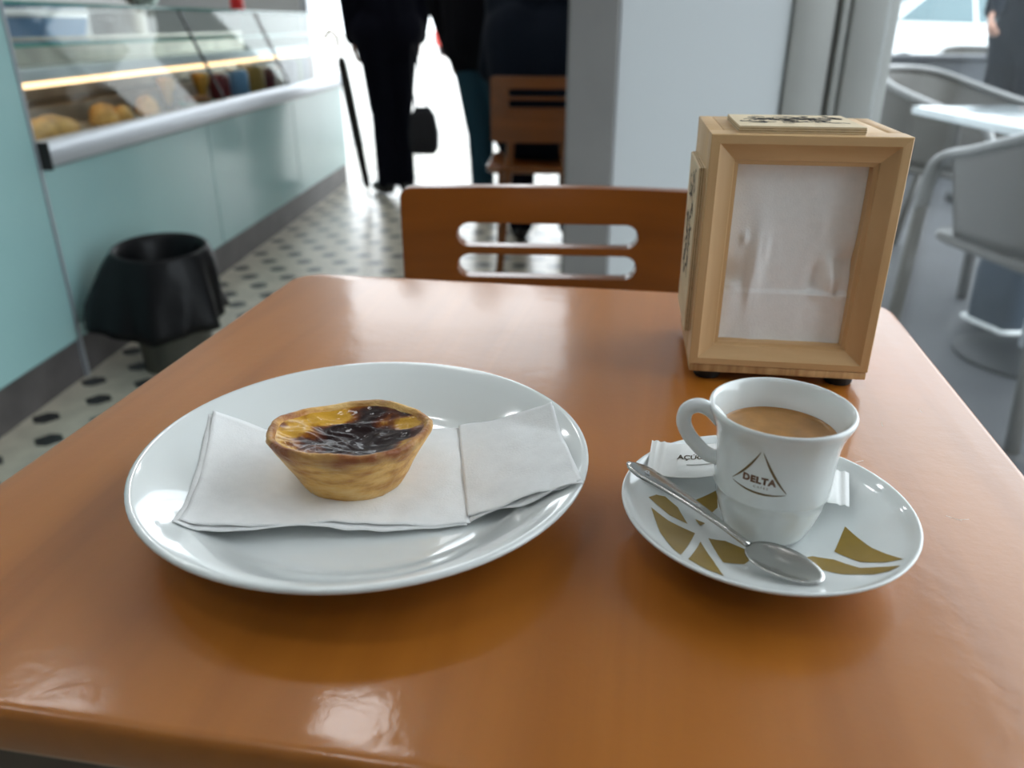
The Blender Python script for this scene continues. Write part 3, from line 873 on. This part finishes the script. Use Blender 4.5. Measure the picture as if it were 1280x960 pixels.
# goods in the case
def platter(x, y, z, r, lab):
    o = obj('serving_plate', lathe([(0, 0), (r * .6, 0), (r * .62, .003), (r * .97, .014), (r, .016), (r * .97, .0175), (r * .6, .006), (0, .005)], 40), 'porcelain', None, True, (x, y, z))
    return tag(o, lab, 'plate', 'plates in the display case')
DZ = .632
def loaf(x, y, z, l, wd, h, rz, lab, mat='bread', nm='bread_roll'):
    b = bmesh.new()
    bmesh.ops.create_icosphere(b, subdivisions=3, radius=1)
    for v in b.verts:
        c = v.co; k = 1 + .07 * math.sin(c.x * 9) + .05 * noise.noise(c * 3 + Vector((x, y, z)))
        v.co = Vector((c.x * l * (1 if abs(c.x) < .9 else .98), c.y * wd * k, (c.z if c.z > 0 else c.z * .35) * h * k))
    mn = min(v.co.z for v in b.verts)
    for v in b.verts: v.co.z -= mn
    return tag(obj(nm, b, mat, None, True, (x, y, z), rz), lab, 'bread')
tray = tag(obj('bread_tray', box(-.13, .13, -.19, .19, 0, .012, .004), 'steel', None, 'auto', (-1.58, 2.42, DZ)), 'flat steel tray under the long bread roll in the display case', 'tray')
loaf(-1.555, 2.44, DZ + .0125, .15, .055, .05, R(90), 'long pale bread roll on a steel tray in the display case')
platter(-1.58, 2.81, DZ, .15, 'white plate of sliced pastry next to the long bread roll in the display case')
platter(-1.58, 3.10, DZ, .12, 'white plate with one round bun in the display case')
for i, (dx, dy, l) in enumerate(((.02, -.06, .055), (-.02, .0, .06), (.03, .05, .055), (-.03, .07, .05))):
    loaf(-1.58 + dx, 2.84 + dy, DZ + .0135 + (.0 if i != 1 else .012), l, .032, .042, R(60 + 25 * i), 'golden pastry piled on the white plate in the display case', nm='pastry')['group'] = 'pastries on the display plate'
loaf(-1.57, 3.11, DZ + .0135, .045, .042, .055, 0, 'round golden bun on its own white plate in the display case', nm='bun')
o = tag(obj('cake_dish', lathe([(0, 0), (.065, 0), (.09, .03), (.088, .033), (.062, .008), (0, .008)], 32), 'glass_edge', None, True, (-1.54, 3.51, DZ)), 'low greenish glass dish with dark cake in the display case', 'dish')
tag(obj('chocolate_cake', lathe([(0, 0), (.052, 0), (.056, .004), (.055, .040), (.05, .045), (0, .046)], 28), 'bread_dark', None, 'auto', (-1.54, 3.51, DZ + .009)), 'dark round cake in the greenish glass dish', 'cake')
def dessert(x, y, lab, mat='orange_cream'):
    t = tag(empty('dessert_glass', (x, y, DZ)), lab, 'glass', 'dessert glasses in the display case')
    obj('glass', lathe([(0, 0), (.026, 0), (.024, .004), (.016, .012), (.021, .045), (.042, .135), (.041, .137), (.0395, .135), (.0185, .046), (.012, .018), (0, .016)], 28), 'drink_glass', t, True)
    obj('cream', lathe([(0, .019), (.0115, .019), (.0178, .047), (.038, .125), (.036, .131), (0, .134)], 28), mat, t, True)
dessert(-1.60, 3.36, 'tall glass of orange cream dessert between the round bun and the greenish cake dish')
dessert(-1.60, 3.70, 'tall glass of orange cream dessert beside the storage jars')
def jar(x, y, r, h, mat, lid, lab, cat='jar', nm='storage_jar'):
    t = tag(empty(nm, (x, y, DZ)), lab, cat)
    obj('body', lathe([(0, 0), (r * .95, 0), (r, .006), (r, h * .84), (r * .8, h * .92), (r * .8, h * .93), (0, h * .93)], 28), mat, t, 'auto')
    obj('lid', lathe([(0, h * .931), (r * .86, h * .931), (r * .86, h * .99), (r * .8, h), (0, h)], 28), lid, t, 'auto')
jar(-1.60, 3.90, .050, .13, 'can_maroon', 'alu', 'small maroon jar with silver lid beside the orange dessert glass')
jar(-1.58, 4.06, .060, .14, 'blue_plastic', 'porcelain', 'blue jar with white lid between the maroon and mustard jars')
jar(-1.58, 4.26, .070, .15, 'ochre', 'steel', 'mustard yellow jar with steel lid in the display case')
jar(-1.58, 4.46, .060, .13, 'berry', 'porcelain', 'dark berry jar with white lid in the display case')
jar(-1.58, 4.64, .055, .12, 'porcelain', 'bread_dark', 'white jar with brown lid in the display case')
for i, (m, c) in enumerate((('can_blue', 'dark blue'), ('can_green', 'dark green'), ('can_blue', 'navy'), ('can_maroon', 'dark red'))):
    t = tag(empty('drinks_can', (-1.56, 4.84 + .12 * i, DZ)), ['dark blue drinks can next to the white jar', 'dark green drinks can in the display case', 'navy drinks can between the green and red cans', 'dark red drinks can at the far end of the display case'][i], 'can', 'drinks cans')
    obj('body', lathe([(0, 0), (.038, 0), (.042, .008), (.042, .135), (.036, .145), (0, .145)], 24), m, t, 'auto')
    obj('rim', lathe([(.0345, .1452), (.0365, .1452), (.0365, .149), (.0345, .149)], 24, closed=True), 'alu', t)

# things on top of / behind the case
bc_ = tag(empty('back_counter', (-3.28, 2.2, 0)), 'steel worktop cabinet along the wall behind the display counter', 'counter')
obj('body', box(0, .58, 0, 4.2, 0, .84), 'steel_warm', bc_)
obj('worktop', box(0, .62, -.02, 4.22, .841, .875, .004), 'steel', bc_)
for k in range(5):
    d = obj('door', box(.581, .598, .05 + k * .82, .83 + k * .82, .08, .82, .004), 'steel', bc_)
    obj('handle', box(.600, .615, .40 + k * .82, .52 + k * .82, .74, .755, .004), 'dark_metal', d)
BZ = .876
def onback(nm, b, mat, loc, lab, cat, sm='auto'): return tag(obj(nm, b, mat, None, sm, loc), lab, cat)
t = tag(empty('storage_box', (-2.85, 4.6, BZ)), 'blue plastic storage box on the steel worktop behind the counter', 'box')
obj('body', layers([[(x, y, z) for x, y in rrect(.15 + z * .2, .20 + z * .2, .03)] for z in (0, .06, .12)]), 'blue_plastic', t, 'auto')
obj('lid', layers([[(x, y, z) for x, y in rrect(.182, .232, .03)] for z in (.1205, .135)]), 'porcelain', t, 'auto')
t = tag(empty('cooking_pot', (-2.85, 5.5, BZ)), 'round stainless steel pot on the worktop behind the counter', 'pot')
obj('pot_body', lathe([(0, 0), (.17, 0), (.18, .01), (.18, .15), (.186, .155), (.178, .152), (.172, .012), (0, .010)], 40), 'steel', t, True)
for s in (-1, 1): obj('handle', sweep(smoothpath([(.04, s * .18, .11), (.035, s * .225, .115), (-.035, s * .225, .115), (-.04, s * .18, .11)], 5), .007), 'steel', t, True)
t = tag(empty('coffee_machine', (-2.95, 3.4, BZ)), 'boxy steel espresso machine on the worktop behind the counter', 'coffee machine')
obj('body', box(-.22, .12, -.35, .35, .28, .52, .02), 'steel', t, 'auto')
obj('base', box(-.22, .20, -.35, .35, .03, .09, .01), 'steel', t, 'auto')
obj('rear_panel', box(-.22, -.05, -.33, .33, .091, .279), 'dark_metal', t)
for y in (-.18, .18):
    g_ = obj('group_head', lathe([(0, .20), (.035, .20), (.04, .21), (.04, .279), (0, .279)], 20, c=(.05, y, 0)), 'steel', t, 'auto')
    obj('handle', sweep([(.08, y, .205), (.26, y, .19)], .013, n=8), 'rubber', g_)
for x in (-.18, .16):
    for y in (-.3, .3): obj('foot', lathe([(0, 0), (.02, 0), (.02, .029), (0, .029)], 12, c=(x, y, 0)), 'rubber', t)
t = tag(empty('sauce_bottle', (-1.86, 4.95, 1.027)), 'bright red squeeze bottle standing on the glass counter top', 'bottle')
obj('bottle_body', lathe([(0, 0), (.034, 0), (.038, .006), (.038, .12), (.022, .15), (.018, .155), (0, .155)], 24), 'red_plastic', t, 'auto')
obj('nozzle', lathe([(0, .1552), (.016, .1552), (.004, .20), (0, .20)], 16), 'red_plastic', t, 'auto')
for i, (x, y, r, h, mt_, lb) in enumerate(((-1.85, 2.62, .075, .10, 'porcelain', 'white bowl standing on the near end of the glass counter top'),
                                          (-1.88, 3.85, .085, .09, 'steel', 'steel mixing bowl on the glass counter top'))):
    onback('mixing_bowl', lathe([(0, 0), (r * .5, 0), (r * .9, h * .5), (r, h), (r * .96, h), (r * .85, h * .5), (r * .45, .006), (0, .006)], 32), mt_, (x, y, 1.0265), lb, 'bowl', True)
# wall shelf with bottles behind the bar
ws = tag(empty('wall_shelf', (-3.28, 2.4, 1.45)), 'long wooden shelf on the wall behind the counter', 'shelf')
obj('board', box(-.015, .22, 0, 3.6, 0, .03, .003), 'chair_wood', ws)
for y in (.3, 1.8, 3.3): obj('bracket', box(-.015, .18, y, y + .03, -.14, -.001), 'dark_metal', ws)
for i in range(12):
    m = ('glass_edge', 'ochre', 'berry', 'can_green')[i % 4]
    t = tag(empty('liquor_bottle', (-3.17, 2.62 + .27 * i, 1.4805)), '%s bottle on the wooden wall shelf behind the counter' % ('teal', 'amber', 'dark red', 'dark green')[i % 4], 'bottle', 'bottles on the wall shelf')
    t['group'] = ('teal', 'amber', 'dark red', 'dark green')[i % 4] + ' bottles on the wall shelf'
    obj('bottle_body', lathe([(0, 0), (.036, 0), (.038, .01), (.038, .17), (.014, .23), (.014, .27), (0, .27)], 20), m, t, 'auto')
    obj('cap', lathe([(0, .2702), (.015, .2702), (.015, .295), (0, .295)], 16), 'rubber', t)

# ------------------------------------------------------------------ waste bin
BN = (-1.165, 2.235, 0)
bn = tag(empty('waste_bin', BN), 'grey metal waste bin lined with a black plastic bag beside the counter', 'bin')
obj('bucket', lathe([(0, .002), (.095, .002), (.100, 0), (.102, .004), (.124, .345), (.127, .35), (.124, .353), (.118, .345), (.095, .012), (0, .010)], 40), 'bin_metal', bn, True)
def lfn(r, z, a):
    f = .5 + .5 * math.sin(a * 9 + 2 * math.sin(a * 3))
    k = max(0, (.372 - z) / .25) if r > .1315 else 0
    n = noise.noise(Vector((math.cos(a) * 2.6, math.sin(a) * 2.6, z * 7))) + .6 * abs(noise.noise(Vector((math.cos(a) * 6, math.sin(a) * 6, z * 12 + 3))))
    bag = max(0, math.cos(a - R(205))) ** 3 * .075 * min(1, k * 1.4)
    return r + k * .016 * f + .018 * n * (.3 + k) * (r > .1315) + bag, z + .018 * math.sin(a * 2 + 1) * min(1, k) + .008 * math.sin(a * 5) * k + .010 * math.sin(a - .4) * (z > .3)
lin = lathe([(0, .03), (.08, .03), (.088, .05), (.104, .22), (.112, .345), (.124, .367), (.1285, .372), (.133, .366), (.141, .33), (.146, .28), (.149, .22), (.151, .17), (.152, .145)], 72, fn=lfn)
thick(obj('bag_liner', lin, 'bin_liner', bn, True), .0012)

# ------------------------------------------------------------------ people
def capsule_bm(bm, p, q, r1, r2, n=14, m=5):
    p, q = Vector(p), Vector(q); d = q - p
    if d.length < 1e-5: d = Vector((0, 0, 1e-4))
    t = d.normalized(); u = t.orthogonal().normalized(); v = t.cross(u)
    rings = []
    for i in range(m + 1):
        a = -math.pi / 2 + (math.pi / 2) * i / m; rings.append((p + t * r1 * math.sin(a), r1 * math.cos(a)))
    for i in range(m + 1):
        a = (math.pi / 2) * i / m; rings.append((q + t * r2 * math.sin(a), r2 * math.cos(a)))
    V = []
    for c, r in rings:
        r = max(r, 1e-4)
        V.append([bm.verts.new(c + u * r * math.cos(2 * math.pi * k / n) + v * r * math.sin(2 * math.pi * k / n)) for k in range(n)])
    for a, b in zip(V, V[1:]):
        for k in range(n):
            j = (k + 1) % n; bm.faces.new((a[k], a[j], b[j], b[k]))
    bm.faces.new(V[0][::-1]); bm.faces.new(V[-1])
def blob(name, caps, voxel, mat, parent, squash=None, smooth_it=6):
    bm = bmesh.new()
    for c in caps: capsule_bm(bm, *c)
    if squash:
        for v in bm.verts: v.co = squash(v.co)
    bmesh.ops.recalc_face_normals(bm, faces=bm.faces)
    me = bpy.data.meshes.new(name); bm.to_mesh(me); bm.free()
    o = bpy.data.objects.new(name, me); COL.objects.link(o)
    md = o.modifiers.new('r', 'REMESH'); md.mode = 'VOXEL'; md.voxel_size = voxel; md.use_smooth_shade = True
    s = o.modifiers.new('s', 'SMOOTH'); s.iterations = smooth_it; s.factor = .5
    dg = bpy.context.evaluated_depsgraph_get(); dg.update()
    me2 = bpy.data.meshes.new_from_object(o.evaluated_get(dg))
    bpy.data.objects.remove(o); bpy.data.meshes.remove(me)
    me2.materials.clear()
    return obj(name, me2, mat, parent, True)
def hand_caps(wr, el, palm_dir, curl=.5, s=1.0):
    """wrist, elbow, vector the palm faces; five fingers"""
    wr = Vector(wr); d = (wr - Vector(el)).normalized(); pn = Vector(palm_dir); pn = (pn - d * pn.dot(d)).normalized(); sd = d.cross(pn)
    out = []
    for k, (off, ln) in enumerate(((-.030, .070), (-.010, .080), (.010, .076), (.029, .060))):
        b0 = wr + d * .085 * s + sd * off * s
        out.append((wr + d * .01 + sd * off * .6 * s, b0, .013 * s, .011 * s))
        dirs = d; p = b0
        for j in range(3):
            ang = curl * (j + .6) * .55
            nd_ = (d * math.cos(ang) + pn * math.sin(ang)); q = p + nd_ * ln * (.45, .32, .23)[j] * s
            out.append((p, q, (.0095, .0088, .008)[j] * s, (.0088, .008, .0068)[j] * s)); p = q
    tb = wr + d * .025 * s - sd * .026 * s
    t1 = tb + (d * .6 - sd * .6 + pn * .45).normalized() * .042 * s; t2 = t1 + (d * .85 - sd * .1 + pn * .5).normalized() * .032 * s
    out += [(wr, tb, .016 * s, .015 * s), (tb, t1, .014 * s, .011 * s), (t1, t2, .0105 * s, .0085 * s)]
    return out
def person(label, J, jacket, trousers, hem=.10, vox=.012, hairlen=.0, parts=True):
    """J: joints dictionary in world coordinates"""
    g = lambda k: Vector(J[k])
    root = tag(empty('person', (g('pelvis').x, g('pelvis').y, 0)), label, 'person')
    off = root.location
    def L_(v): return Vector(v) - off
    def shift(caps): return [(L_(a), L_(b), r1, r2) for a, b, r1, r2 in caps]
    fwd = Vector(J['fwd']).normalized(); rt = fwd.cross(Vector((0, 0, 1)))
    pel, chest, neck, head = g('pelvis'), g('chest'), g('neck'), g('head')
    hipL, hipR, shL, shR = g('hipL'), g('hipR'), g('shL'), g('shR')
    torso = [(hipL, hipR, .115, .115), (pel, chest, .125, .125), (pel + rt * .05, chest + rt * .07, .105, .115), (pel - rt * .05, chest - rt * .07, .105, .115),
             (shL, shR, .062, .062), (chest, neck, .09, .06), (neck - Vector((0, 0, .02)), shL - Vector((0, 0, .01)), .062, .060), (neck - Vector((0, 0, .02)), shR - Vector((0, 0, .01)), .062, .060)]
    arms = []; legs = []; hands = []; shoes = []
    for s in 'LR':
        sh_, el, wr, hi, kn, an = g('sh' + s), g('el' + s), g('wr' + s), g('hip' + s), g('kn' + s), g('an' + s)
        arms += [(sh_, el, .055, .043), (el, wr, .043, .030)]
        hands += hand_caps(wr, el, J.get('palm' + s, (-rt if s == 'R' else rt)), J.get('curl', .7))
        legs += [(hi, kn, .088, .060), (kn, an, .058, .042)]
        td = Vector(J.get('toe' + s, fwd)).normalized()
        shoes += [(an + Vector((0, 0, -.035)) - td * .03, an + Vector((0, 0, -.045)) + td * .07, .040, .043), (an + Vector((0, 0, -.045)) + td * .07, an + Vector((0, 0, -.052)) + td * .16, .043, .034)]
    up = Vector((0, 0, 1))
    headc = [(head + up * .03 - fwd * .012, head + up * .035 + fwd * .012, .088, .084), (head - up * .05 + fwd * .025, head - up * .065 + fwd * .035, .062, .050),
             (neck - up * .03, head - up * .05, .055, .053),
             (head - up * .0 + fwd * .095, head - up * .025 + fwd * .108, .008, .013),
             (head + up * .022 + fwd * .088 + rt * .03, head + up * .022 + fwd * .088 - rt * .03, .012, .012),
             (head - up * .056 + fwd * .083 - rt * .015, head - up * .056 + fwd * .083 + rt * .015, .008, .008)]
    for s in (-1, 1): headc += [(head + rt * s * .086 - up * .015, head + rt * s * .090 + up * .020, .012, .014)]
    thin = [(a, b, r1 * .9, r2 * .9) for a, b, r1, r2 in torso + arms]
    blob('body', shift(thin + hands + headc + legs), vox * .75, 'skin', root, smooth_it=2)
    for s in (-1, 1):
        b = bmesh.new(); bmesh.ops.create_uvsphere(b, u_segments=10, v_segments=8, radius=.012)
        obj('eye', b, 'eye_white', root, True, L_(head + rt * s * .031 + up * .004 + fwd * .080))
    hc = [(head + up * .055 - fwd * .03, head + up * .06 + fwd * .02, .088, .078), (head + up * .0 - fwd * .035, head - up * .03 - fwd * .03, .084, .072)]
    if hairlen: hc += [(head - fwd * .05, head - fwd * .07 - up * hairlen, .08, .05)]
    blob('hair', shift(hc), .012, 'hair', root)
    grow = .016
    jk = [(a, b, r1 + grow, r2 + grow) for a, b, r1, r2 in torso + arms]
    kk = (g('knL') + g('knR')) / 2
    for s in 'LR':
        hi, kn = g('hip' + s), g('kn' + s)
        jk.append((hi, hi + (kn - hi).normalized() * hem, .115, .108))
    jk += [(neck - up * .03, neck + up * .01, .07, .066)]
    jk += J.get('extra_jacket', [])
    blob('jacket', shift(jk), vox, jacket, root)
    tr = [(a, b, r1 + .012, r2 + .018) for a, b, r1, r2 in legs] + [(hipL, hipR, .118, .118), (pel, pel + up * .08, .13, .12)]
    blob('trousers', shift(tr), vox, trousers, root)
    blob('shoe', shift(shoes[:2]), .012, 'shoe', root); blob('shoe', shift(shoes[2:]), .012, 'shoe', root)
    return root

def standing(x, y, fwdang, hgt=1.75, spread=.10, lean=0, foot_dx=0):
    k = hgt / 1.75; f = Vector((math.cos(fwdang), math.sin(fwdang), 0)); r = f.cross(Vector((0, 0, 1)))
    base = Vector((x, y, 0)); J = {'fwd': f}
    up = lambda z: Vector((0, 0, z * k))
    J['pelvis'] = base + up(.95); J['chest'] = base + up(1.28) + f * .01; J['neck'] = base + up(1.47); J['head'] = base + up(1.62) + f * .02
    for s, q in (('L', -1), ('R', 1)):
        J['hip' + s] = base + r * q * .085 + up(.92); J['kn' + s] = base + r * q * spread * .9 + up(.50) + f * .02
        J['an' + s] = base + r * q * spread + up(.0) + Vector((0, 0, .088)) - f * .02
        J['sh' + s] = base + r * q * .185 + up(1.41); J['el' + s] = base + r * q * .215 + up(1.12) - f * .03; J['wr' + s] = base + r * q * .195 + up(.88) + f * .05
        J['toe' + s] = f + r * q * .25
    return J
# man in dark suit at the counter
J = standing(-1.0, 4.95, R(112), 1.78, .058)
person('person standing at the counter in a dark navy suit seen from behind', J, 'suit', 'suit', .12)
# woman walking by the door
J = standing(-.43, 4.35, R(60), 1.66, .05)
for s, q in (('L', -.02), ('R', .06)):
    J['hip' + s] += Vector((.03, 0, 0)); J['kn' + s] += Vector((.06 + q, 0, 0)); J['an' + s] += Vector((.10 + q, 0, 0))
person('person in black jacket and teal jeans standing near the doorway', J, 'black_jacket', 'jeans', .07, hairlen=.14)
# seated person at the far chair, facing away
def seated():
    f = Vector((0, 1, 0)); J = {'fwd': f}; x = -.055
    J['pelvis'] = (x, 3.42, .575); J['chest'] = (x + .01, 3.43, .89); J['neck'] = (x + .015, 3.49, 1.10); J['head'] = (x + .015, 3.54, 1.25)
    for s, q in (('L', -1), ('R', 1)):
        J['hip' + s] = (x + q * .09, 3.44, .565); J['kn' + s] = (x + q * .12, 3.86, .55); J['an' + s] = (x + q * .12, 3.82, .088)
        J['sh' + s] = (x + q * .175, 3.47, 1.04); J['el' + s] = (x + q * .235, 3.56, .80); J['wr' + s] = (x + q * .13, 3.82, .82)
        J['palm' + s] = (0, 0, -1)
    J['extra_jacket'] = [(Vector((x - .10, 3.40, .63)), Vector((x - .13, 3.43, .93)), .125, .125), (Vector((x + .10, 3.40, .63)), Vector((x + .13, 3.43, .93)), .125, .125),
                         (Vector((x - .07, 3.42, 1.10)), Vector((x + .09, 3.42, 1.10)), .055, .055)]
    return J
person('person in navy hooded jacket sitting on the far wooden chair', seated(), 'navy_jacket', 'suit', .05)
# person outside on the terrace: hand by the chair
J = standing(2.52, 4.85, R(205), 1.74, .11)
J['elR'] = Vector((2.30, 4.80, 1.20)); J['shR'] = Vector((2.39, 4.92, 1.42)); J['wrR'] = Vector((2.235, 4.70, 1.035)); J['palmR'] = (.6, -.3, 0)
J['curl'] = 1.3
person('person in dark jacket standing outside on the terrace', J, 'navy_jacket', 'suit', .1)

# bag and umbrella with the man
bg_ = tag(empty('shoulder_bag', (-.80, 4.86, 0)), 'dark grey soft bag hanging beside the person in the suit', 'bag')
b = layers([[(x * k, y * k2, z) for x, y in rrect(.085, .05, .04, 5)] for k, k2, z in ((.75, .7, .26), (1, 1, .29), (1.05, 1.1, .38), (.85, .9, .48), (.5, .5, .525))])
obj('bag_body', b, 'bag', bg_, True)
obj('strap', sweep(smoothpath([(-.04, 0, .51), (-.055, 0, .65), (-.05, 0, .83), (-.03, 0, .84), (.0, 0, .66), (.03, 0, .51)], 6), .006, .012), 'bag', bg_, True)
um = tag(empty('folded_umbrella', (-1.14, 4.72, 0)), 'long black folded umbrella leaning beside the person in the suit', 'umbrella')
A, Bq = Vector((-.105, .05, .86)), Vector((.03, -.03, .02))
obj('canopy', sweep([A.lerp(Bq, t) for t in (.08, .12, .3, .6, .88, .92)], lambda q: (.014 + .016 * math.sin(math.pi * min(1, q * .9 + .12))), n=12), 'umbrella', um, True)
obj('shaft', sweep([A, Bq], .005, n=8), 'ochre', um)
obj('handle', sweep(smoothpath([A + Vector((.0, 0, -.01)), A + Vector((-.01, 0, .05)), A + Vector((-.05, 0, .07)), A + Vector((-.075, 0, .03))], 6), .011), 'ochre', um, True)

# ------------------------------------------------------------------ terrace furniture
def make_tub():
    # faces +Y, back at -Y
    t = empty('terrace_armchair')
    half = [(.0, -.285, .800), (.12, -.272, .797), (.215, -.205, .780), (.265, -.09, .735), (.275, .06, .685), (.270, .17, .655), (.262, .225, .60), (.258, .245, .50)]
    full = [(-x, y, z) for x, y, z in half[::-1][:-1]] + half
    path = smoothpath(full, 6)
    obj('rim', sweep(path, .023, .013, 10), 'resin_rim_glare', t, True)
    b = bmesh.new(); G = []
    n0, n1 = 14, len(path) - 15
    for i in range(n0, n1 + 1):
        p = path[i]; row = []
        for j in range(9):
            q = j / 8; k = 1 - .16 * q
            row.append(b.verts.new((p.x * k, (p.y + .02) * (1 - .10 * q) - .02, p.z * (1 - q) + .455 * q)))
        G.append(row)
    for i in range(len(G) - 1):
        for j in range(8): b.faces.new((G[i][j], G[i + 1][j], G[i + 1][j + 1], G[i][j + 1]))
    thick(obj('back_shell', b, 'resin_grey', t, True), .010)
    se = layers([[(x, y, z) for x, y in rrect(.245 - i, .24 - i, .09, 6)] for i, z in ((.012, .425), (.002, .432), (0, .440), (.004, .452), (.02, .456))])
    obj('seat', se, 'resin_grey', t, 'auto')
    for s in (-1, 1):
        obj('leg', sweep([(s * .258, .245, .51), (s * .262, .25, .30), (s * .27, .262, 0)], .021, .017, 10), 'resin_grey', t, True)
        obj('leg', sweep([(s * .205, -.185, .43), (s * .215, -.22, .2), (s * .225, -.25, 0)], .020, .016, 10), 'resin_grey', t, True)
    return t
ta = make_tub(); ta.location = (1.315, 2.10, 0); ta.rotation_euler = (0, 0, R(12))
tag(ta, 'grey resin armchair tucked under the near end of the terrace table', 'chair')
tb_ = copy_tree(ta); tb_.location = (1.62, 3.50, 0); tb_.rotation_euler = (0, 0, R(-138)); tb_.scale = (1.2, 1.15, 1)
tag(tb_, 'grey resin armchair at the far end of the terrace table', 'chair')
tcq = copy_tree(ta); tcq.location = (3.35, 7.15, 0); tcq.rotation_euler = (0, 0, R(170))
tag(tcq, 'grey resin armchair beyond the dark planter on the terrace', 'chair')
tt = tag(empty('terrace_table', (1.505, 2.44, 0), R(4)), 'pale glossy square table on the terrace between two grey armchairs', 'table')
obj('tabletop', layers([[(x, y, z) for x, y in rrect(.35 - i, .375 - i, .03, 6)] for i, z in ((.004, .706), (0, .709), (0, .727), (.003, .73))]), 'terrace_top', tt, 'auto')
obj('column', lathe([(0, .03), (.03, .03), (.03, .7055), (0, .7055)], 20), 'alu', tt, 'auto')
obj('base', lathe([(0, 0), (.21, 0), (.21, .012), (.06, .04), (0, .04)], 32), 'dark_metal', tt, 'auto')
pt = tag(empty('planter_box', (2.62, 6.15, 0)), 'long dark grey planter box on the terrace', 'planter')
obj('box', box(-.62, .62, -.15, .15, 0, .745, .01), 'planter_grey', pt, 'auto')
obj('rim', box(-.64, .64, -.17, .17, .746, .775, .006), 'planter_grey', pt, 'auto')
for s in (-1, 1): obj('foot_panel', box(s * .5 - .05, s * .5 + .05, -.158, -.151, .05, .7), 'planter_grey', pt)

nb = tag(empty('navy_bag', (1.53, 2.55, 0), R(20)), 'navy blue bag with white piping on the terrace floor', 'bag')
nb.location = (1.62, 2.72, 0)
obj('bag_body', layers([[(x * k, y * k, z) for x, y in rrect(.16, .10, .05, 5)] for k, z in ((.85, .012), (1, .04), (1.03, .2), (.95, .36), (.8, .40))]), 'navy_cloth', nb, True)
obj('piping', sweep(smoothpath([(x * 1.02, y * 1.02, .030) for x, y in rrect(.16, .10, .05, 5)][::3], 4, True), .010, n=8), 'porcelain', nb, True)
obj('strap', sweep(smoothpath([(-.08, 0, .395), (-.07, 0, .50), (0, 0, .54), (.07, 0, .50), (.08, 0, .395)], 6), .010, .006, 8), 'navy_cloth', nb, True)

# ------------------------------------------------------------------ cars in the street
def car(loc, rz, paint, lab):
    t = tag(empty('parked_car', loc, rz), lab, 'car')
    sec = [(-2.05, .45), (-2.1, .72), (-1.95, .88), (-1.0, .98), (-.35, 1.40), (.9, 1.44), (1.75, 1.02), (2.05, .95), (2.1, .5), (1.9, .30), (-1.9, .30)]
    rings = []
    for y in (-.82, -.78, -.6, 0, .6, .78, .82):
        k = abs(y) / .82
        rings.append([(x * (1 - .03 * (k > .94)), y * (1 - (.22 * max(0, (z - .95) / .5))), z - (.03 if k > .94 and z > .9 else 0)) for x, z in sec])
    obj('car_body', layers(rings), paint, t, 'auto')
    for s in (-1, 1):
        for q in (((-.85, 1.0), (-.34, 1.33), (.22, 1.36), (.22, 1.0)), ((.29, 1.0), (.29, 1.36), (.88, 1.36), (1.45, 1.03))):
            b = layers([[(x, s * (.805 * (1 - .22 * max(0, (z - .95) / .5)) + d), z) for x, z in q] for d in (-.02, .012)])
            obj('side_window', b, 'car_glass', t)
        for x in (-1.3, 1.3):
            b = lathe([(0, 0), (.20, 0), (.22, .01), (.33, .01), (.34, .05), (.34, .18), (.33, .2), (0, .2)], 28)
            for v in b.verts: v.co = Vector((x + v.co.x, s * (.84 - v.co.z), .34 + v.co.y))
            w_ = obj('wheel', b, 'tyre', t, 'auto')
            b = lathe([(0, -.006), (.18, -.006), (.2, -.001), (0, -.001)], 24)
            for v in b.verts: v.co = Vector((x + v.co.x, s * (.84 - v.co.z), .34 + v.co.y))
            obj('hub_cap', b, 'alu', w_)
    for x0, x1, z0, z1 in ((-1.02, -.40, 1.0, 1.385), (.95, 1.70, 1.40, 1.06)):
        b = layers([[(x0, -.62, z0 + d), (x0, .62, z0 + d), (x1, .52, z1 + d), (x1, -.52, z1 + d)] for d in (-.02, .02)])
        obj('windscreen', b, 'car_glass', t)
    return t
car((5.2, 12.2, -.02), R(200), 'car_white', 'white car parked on the street beyond the terrace')
car((8.6, 19.0, -.02), R(10), 'car_blue', 'blue car parked behind the white car')
car((-3.0, 30, -.02), R(80), 'car_red', 'red car in the street beyond the open doorway')
